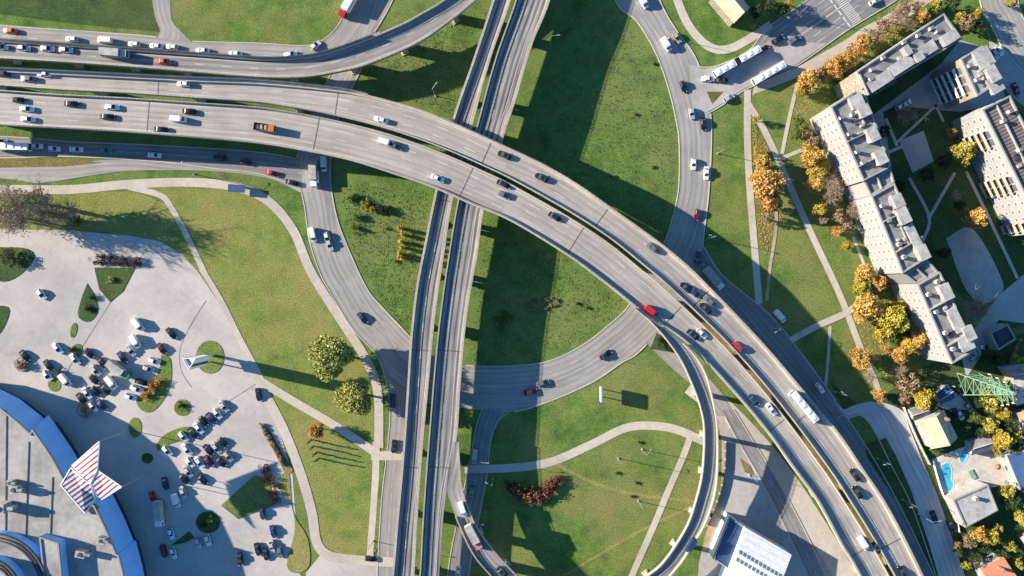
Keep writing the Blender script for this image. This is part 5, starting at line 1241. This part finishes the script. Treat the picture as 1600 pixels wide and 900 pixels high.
grove('along the lower stepped flats', [(F, 'orange', 1352, 428, 14), (F, 'orange', 1372, 442, 12), (F, 'yellow', 1345, 446, 12), (F, 'orange', 1356, 482, 21), (F, 'yellow', 1394, 500, 22), (F, 'yellow', 1380, 520, 14), (F, 'yellow', 1402, 482, 12), (Lo, 'dark green', 1425, 486, 13), (Lo, 'green', 1412, 468, 11), (F, 'orange', 1438, 530, 17), (F, 'yellow', 1418, 540, 13), (F, 'orange', 1404, 556, 12), (Lo, 'orange', 1384, 545, 9), (F, 'orange', 1346, 560, 16), (B, 'brown', 1360, 588, 11), (B, 'brown', 1402, 578, 12), (Lo, 'brown', 1420, 600, 18), (Lo, 'brown', 1414, 622, 12), (F, 'orange', 1374, 618, 10), (Lo, 'dark green', 1440, 585, 12), (Lo, 'dark green', 1412, 512, 11)], 'top')
grove('between the two footpaths', [(F, 'orange', 1190, 254, 12), (F, 'orange', 1200, 290, 22), (F, 'orange', 1188, 276, 14), (F, 'orange', 1206, 318, 15), (Lo, 'orange', 1184, 236, 9), (Lo, 'brown', 1200, 340, 11), (Lo, 'yellow', 1182, 186, 8)], 'top')
grove('in the apartment courtyard', [(F, 'olive', 1505, 238, 19), (Lo, 'orange', 1487, 206, 9), (Lo, 'dark green', 1450, 272, 15), (F, 'orange', 1524, 342, 15), (Lo, 'brown', 1512, 335, 11), (B, 'brown', 1416, 180, 16), (B, 'brown', 1524, 484, 24), (Lo, 'dark green', 1475, 252, 13), (Lo, 'dark green', 1475, 395, 12), (Lo, 'dark green', 1500, 320, 10), (Lo, 'dark green', 1404, 290, 12), (B, 'brown', 1494, 306, 10), (Lo, 'dark green', 1380, 205, 12)], 'top')
grove('in the gardens around the houses', [(F, 'yellow', 1444, 621, 16), (Lo, 'olive', 1552, 612, 22), (Lo, 'olive', 1568, 604, 14), (Lo, 'olive', 1548, 634, 14), (F, 'yellow', 1567, 645, 10), (F, 'olive', 1546, 664, 13), (Lo, 'green', 1523, 655, 11), (Lo, 'green', 1508, 668, 8), (F, 'yellow', 1566, 688, 15), (Lo, 'olive', 1592, 684, 14), (Lo, 'dark green', 1535, 676, 11), (Lo, 'dark green', 1580, 662, 14), (Lo, 'olive', 1574, 765, 14), (Lo, 'dark green', 1583, 785, 16), (F, 'olive', 1598, 808, 14), (Lo, 'orange', 1532, 836, 13), (F, 'yellow', 1549, 838, 11), (Lo, 'brown', 1514, 848, 11), (Lo, 'olive', 1578, 852, 11), (Lo, 'olive', 1592, 880, 12), (Lo, 'dark green', 1525, 875, 12), (Lo, 'dark green', 1500, 862, 10), (Lo, 'dark green', 1560, 560, 15), (Lo, 'dark green', 1540, 560, 12), (Lo, 'green', 1462, 704, 9), (Lo, 'olive', 1594, 720, 10), (Lo, 'dark green', 1586, 700, 14), (Lo, 'dark green', 1566, 868, 12), (Lo, 'dark green', 1536, 856, 10), (Lo, 'dark green', 1484, 690, 9), (Lo, 'olive', 1560, 826, 9), (Lo, 'dark green', 1534, 808, 8), (Lo, 'olive', 1510, 884, 9), (Lo, 'green', 1575, 630, 10), (Lo, 'dark green', 1530, 630, 10), (Lo, 'olive', 1590, 560, 10), (Lo, 'brown', 1496, 852, 8), (Lo, 'olive', 1560, 708, 7)], 'top')
grove('above the avenue at the top edge', [(Lo, 'dark green', 1182, 18, 12), (Lo, 'dark green', 1205, 8, 16), (Lo, 'dark green', 1224, 14, 13), (Lo, 'olive', 1234, 4, 8), (Lo, 'orange', 1176, 40, 7)])
grove('above the car park', [(B, 'brown', 14, 322, 36, 1.2), (B, 'brown', 56, 316, 30, 1.25), (B, 'brown', 80, 338, 26, .9), (B, 'brown', 30, 345, 26, .8), (B, 'brown', 108, 330, 20, .9), (Lo, 'dark green', 10, 402, 18, .4), (B, 'brown', -22, 330, 34, 1.0), (Lo, 'green', 118, 346, 12, .8)])
for x, y, r in ((514, 558, 35), (552, 621, 30)):
    plant('willow', 'willow', x, y, r, 'round yellow green willow', 'on the lawn left of the bridges', 'top', 1.0, 'trees')
plant('full', 'orange', 494, 672, 13, 'small round orange tree', 'on the lawn by the diagonal footpath', 'left', 1.0)
for x, y in ((483, 690), (487, 700), (491, 710), (495, 719)):
    plant('column', 'green', x, y, 1.9, 'slim young columnar shrub', 'below the small orange tree', 'top', 1.4, 'columnar shrubs below the orange tree')
for x, y in ((626, 356), (629, 366), (626, 377), (628, 386), (624, 396), (627, 402)):
    plant('column', 'yellow', x, y, 4.5, 'yellow columnar shrub', 'left of the straight bridges', 'top', .8, 'yellow columnar shrubs')
for x, y, lf in ((566, 318, 'olive'), (574, 322, 'olive'), (582, 327, 'olive'), (592, 324, 'dark green'), (600, 328, 'dark green'), (606, 329, 'dark green'), (554, 308, 'dark green'), (550, 312, 'green'), (558, 340, 'green'), (552, 356, 'green')):
    plant('bush', lf, x, y, 5.5, {'olive': 'yellowish shrub', 'dark green': 'dark shrub', 'green': 'green shrub'}[lf], 'by the left ring road', 'left', 1.2, 'shrubs on the rough grass')
for k in range(16):
    aa = k * .39; x, y = 847 + 22 * math.cos(aa) + RND.gauss(0, 2), 476 + 9 * math.sin(aa) - 5 * math.cos(aa) + RND.gauss(0, 2); plant('bush', 'brown', x, y, 2.6, 'brown shrub', 'shaded by the straight bridge', 'left', .9, 'brown shrubs in the bridge shadow')
for k in range(8):
    x, y = 790 + RND.gauss(0, 8), 502 + RND.gauss(0, 6); plant('bush', 'green', x, y, 4.5, 'green shrub', 'shaded by the straight bridge', 'left', .8, 'green shrubs in the bridge shadow')
for x, y, r, lf in ((806, 768, 9, 'red'), (815, 774, 9, 'red'), (825, 779, 9, 'red'), (835, 778, 9, 'brown'), (845, 774, 9, 'red'), (854, 766, 9, 'red'), (862, 757, 8, 'red'), (870, 750, 7, 'red'), (800, 760, 8, 'maroon'), (830, 770, 7, 'maroon'), (842, 782, 6, 'orange')):
    plant('bush', lf, x, y, r, {'red': 'russet shrub', 'brown': 'light brown shrub', 'maroon': 'dark maroon shrub', 'orange': 'bright orange shrub'}[lf], 'in the crescent bed inside the loop', 'left', 1.0, 'shrubs in the crescent bed')
for i, (x, y) in enumerate(((250, 600), (240, 605), (246, 612), (229, 618))): plant('bush', 'orange', x - 4, y, 6, 'orange shrub', 'on the crescent grass island', 'top', 1.0, 'shrubs on the islands')
for x, y, lf in ((138, 482, 'dark green'), (144, 466, 'dark green'), (325, 814, 'olive'), (318, 819, 'dark green'), (114, 546, 'dark green'), (95, 582, 'dark green'), (284, 632, 'dark green'), (36, 570, 'brown'), (132, 641, 'brown'), (173, 436, 'olive')):
    plant('bush', lf, x, y, 4.8 if lf != 'brown' else 7.5, {'dark green': 'dark green shrub', 'olive': 'yellow green shrub', 'brown': 'brown shrub'}[lf], 'in the car park', 'left', .9, 'shrubs on the islands')
for x, y in ((1036, 528), (1044, 538), (1030, 532), (1046, 546)): plant('bush', 'dark green', x, y, 6, 'dark shrub', 'on the small triangle beside the loop ramp', 'left', .8, 'shrubs on the islands')
for k in range(15):
    x, y = RND.choice(((RND.uniform(930, 1040), RND.uniform(60, 280)), (RND.uniform(890, 980), RND.uniform(440, 520)), (RND.uniform(850, 1080), RND.uniform(690, 860)), (RND.uniform(545, 640), RND.uniform(300, 440))))
    plant('bush', RND.choice(('green', 'dark green')), x, y, 2.6, 'small green shrub', 'in the rough grass of the interchange', 'left', 1.0, 'small shrubs in the rough grass')
# clipped hedges on the islands
def hedge(label, pts, w, h, leaf, name='hedge'):
    rnd = random.Random(5); d = smooth(pts); L = length(d); n = max(6, int(L / 4)); d = resample(d, n); c = P(pts[0][0], pts[0][1]); cl = []
    for p in d:
        for q in range(4):
            a = P(p.x + rnd.uniform(-w, w) * .4, p.y + rnd.uniform(-w, w) * .4, 0); cl.append((a.x - c.x, a.y - c.y, h * rnd.uniform(.4, .8), min(h * .45, w * S * .4)))
    me = leaf_mass(name, cl, 46, .34, rnd); o = bpy.data.objects.new(name, me); COL.objects.link(o); o.location = c; me.materials[0] = LEAF[leaf]
    tag(o, label, 'hedge', 'hedges in the car park')
hedge('dark red clipped hedge at the top of the triangular island', [(150, 406), (185, 406), (222, 411)], 17, 1.6, 'maroon')
hedge('dark red clipped hedge on the lower right island', [(414, 728), (424, 752), (434, 782)], 15, 1.6, 'maroon')
hedge('thin brown hedge along the right footpath of the car park', [(410, 662), (420, 682), (434, 705), (444, 726)], 6, 1.0, 'brown')
# rough grass tufts and fallen leaves (uncountable)
def inside(x, y, poly):
    r = False; j = len(poly) - 1
    for i in range(len(poly)):
        (xi, yi), (xj, yj) = poly[i], poly[j]
        if (yi > y) != (yj > y) and x < (xj - xi) * (y - yi) / (yj - yi) + xi: r = not r
        j = i
    return r
def near_path(x, y, A, w):
    for (x0, y0), (x1, y1) in zip(A, A[1:]):
        dx, dy = x1 - x0, y1 - y0; t = max(0, min(1, ((x - x0) * dx + (y - y0) * dy) / (dx * dx + dy * dy)))
        if math.hypot(x - x0 - t * dx, y - y0 - t * dy) < w / 2 + 2: return True
    return False
def scatter(name, zones, count, hgt, leaf, flat=False):
    rnd = random.Random(3); mb = MB(); per = count // len(zones)
    for poly in zones:
        xs, ys = [p[0] for p in poly], [p[1] for p in poly]; k = 0
        while k < per:
            x, y = rnd.uniform(min(xs), max(xs)), rnd.uniform(min(ys), max(ys))
            if not inside(x, y, poly): per_skip = 1; k += 0.25; continue
            if any(near_path(x, y, a, w) for a, w in PATHS): k += .1; continue
            p = P(x, y, .03)
            if flat:
                u = Vector((rnd.gauss(0, 1), rnd.gauss(0, 1), rnd.gauss(0, .25))).normalized() * .2; w = Vector((-u.y, u.x, rnd.gauss(0, .05))); p.z = .12
                mb.face([p - u, p + w * .7, p + u, p - w * .7], tone=rnd.random())
            else:
                tn = rnd.random(); hh = hgt * rnd.uniform(.4, 1.2)
                for q in range(4):
                    a = rnd.uniform(0, 6.28); b = Vector((math.cos(a), math.sin(a), 0)) * rnd.uniform(.12, .3); sd = Vector((-b.y, b.x, 0)) * .6
                    mb.face([p + b * .3 - sd, p + b * .3 + sd, p + b * 1.8 + Vector((0, 0, hh))], tone=min(1, tn + rnd.uniform(-.1, .2)))
            k += 1
    o = mb.build(name, LEAF[leaf]); o['kind'] = 'stuff'; return o
Z_mid = [[(880, 0), (960, 0), (1060, 200), (1058, 300), (1035, 375), (850, 230)], [(760, 340), (900, 420), (980, 475), (900, 540), (735, 568)], [(528, 285), (670, 300), (640, 515), (600, 480), (545, 380)], [(560, 110), (745, 20), (710, 180), (600, 145)]]
scatter('grass_tufts', Z_mid, 5000, .22, 'tuft')
scatter('fallen_leaves', [[(1172, 180), (1205, 240), (1225, 340), (1195, 400), (1176, 360)], [(1240, 150), (1290, 120), (1345, 340), (1300, 380), (1250, 260)], [(1340, 420), (1400, 440), (1480, 580), (1390, 600), (1340, 520)], [(1280, 110), (1400, 20), (1440, 30), (1330, 110)]], 9000, .1, 'orange', True)
finish_labels()
# ------------------------------------------------------------------ light, sky, camera
ELEV = math.radians(SUN_ELEV)
hd = Vector((1, -.22, 0)).normalized()
ld = Vector((hd.x * math.cos(ELEV), hd.y * math.cos(ELEV), -math.sin(ELEV)))
sun = bpy.data.lights.new('sun', 'SUN'); sun.energy = SUN_E; sun.angle = math.radians(.55); sun.color = (1.0, .885, .72)
so = bpy.data.objects.new('sun', sun); COL.objects.link(so); so.rotation_euler = ld.to_track_quat('-Z', 'Y').to_euler(); so.location = (0, 0, 300)
w = bpy.data.worlds.new('World'); SC.world = w; w.use_nodes = True; nt = w.node_tree
bg = nt.nodes['Background']; sk = nt.nodes.new('ShaderNodeTexSky'); sk.sky_type = 'NISHITA'; sk.sun_disc = False
sk.sun_elevation = ELEV; sk.sun_rotation = math.atan2(-hd.x, -hd.y); sk.dust_density = .3; sk.ozone_density = 3.0
hs = nt.nodes.new('ShaderNodeHueSaturation'); hs.inputs['Saturation'].default_value = SKY_SAT; nt.links.new(sk.outputs[0], hs.inputs['Color'])
nt.links.new(hs.outputs[0], bg.inputs[0]); bg.inputs[1].default_value = SKY_E
cam = bpy.data.cameras.new('camera'); co = bpy.data.objects.new('camera', cam); COL.objects.link(co)
co.location = (0, 0, H); co.rotation_euler = (0, 0, 0); cam.sensor_width = 36; cam.lens = 36 * H / (1600 * S); cam.clip_end = 10000; cam.clip_start = 1
SC.camera = co
SC.view_settings.view_transform = 'Standard'; SC.view_settings.look = 'None'; SC.view_settings.exposure = 0
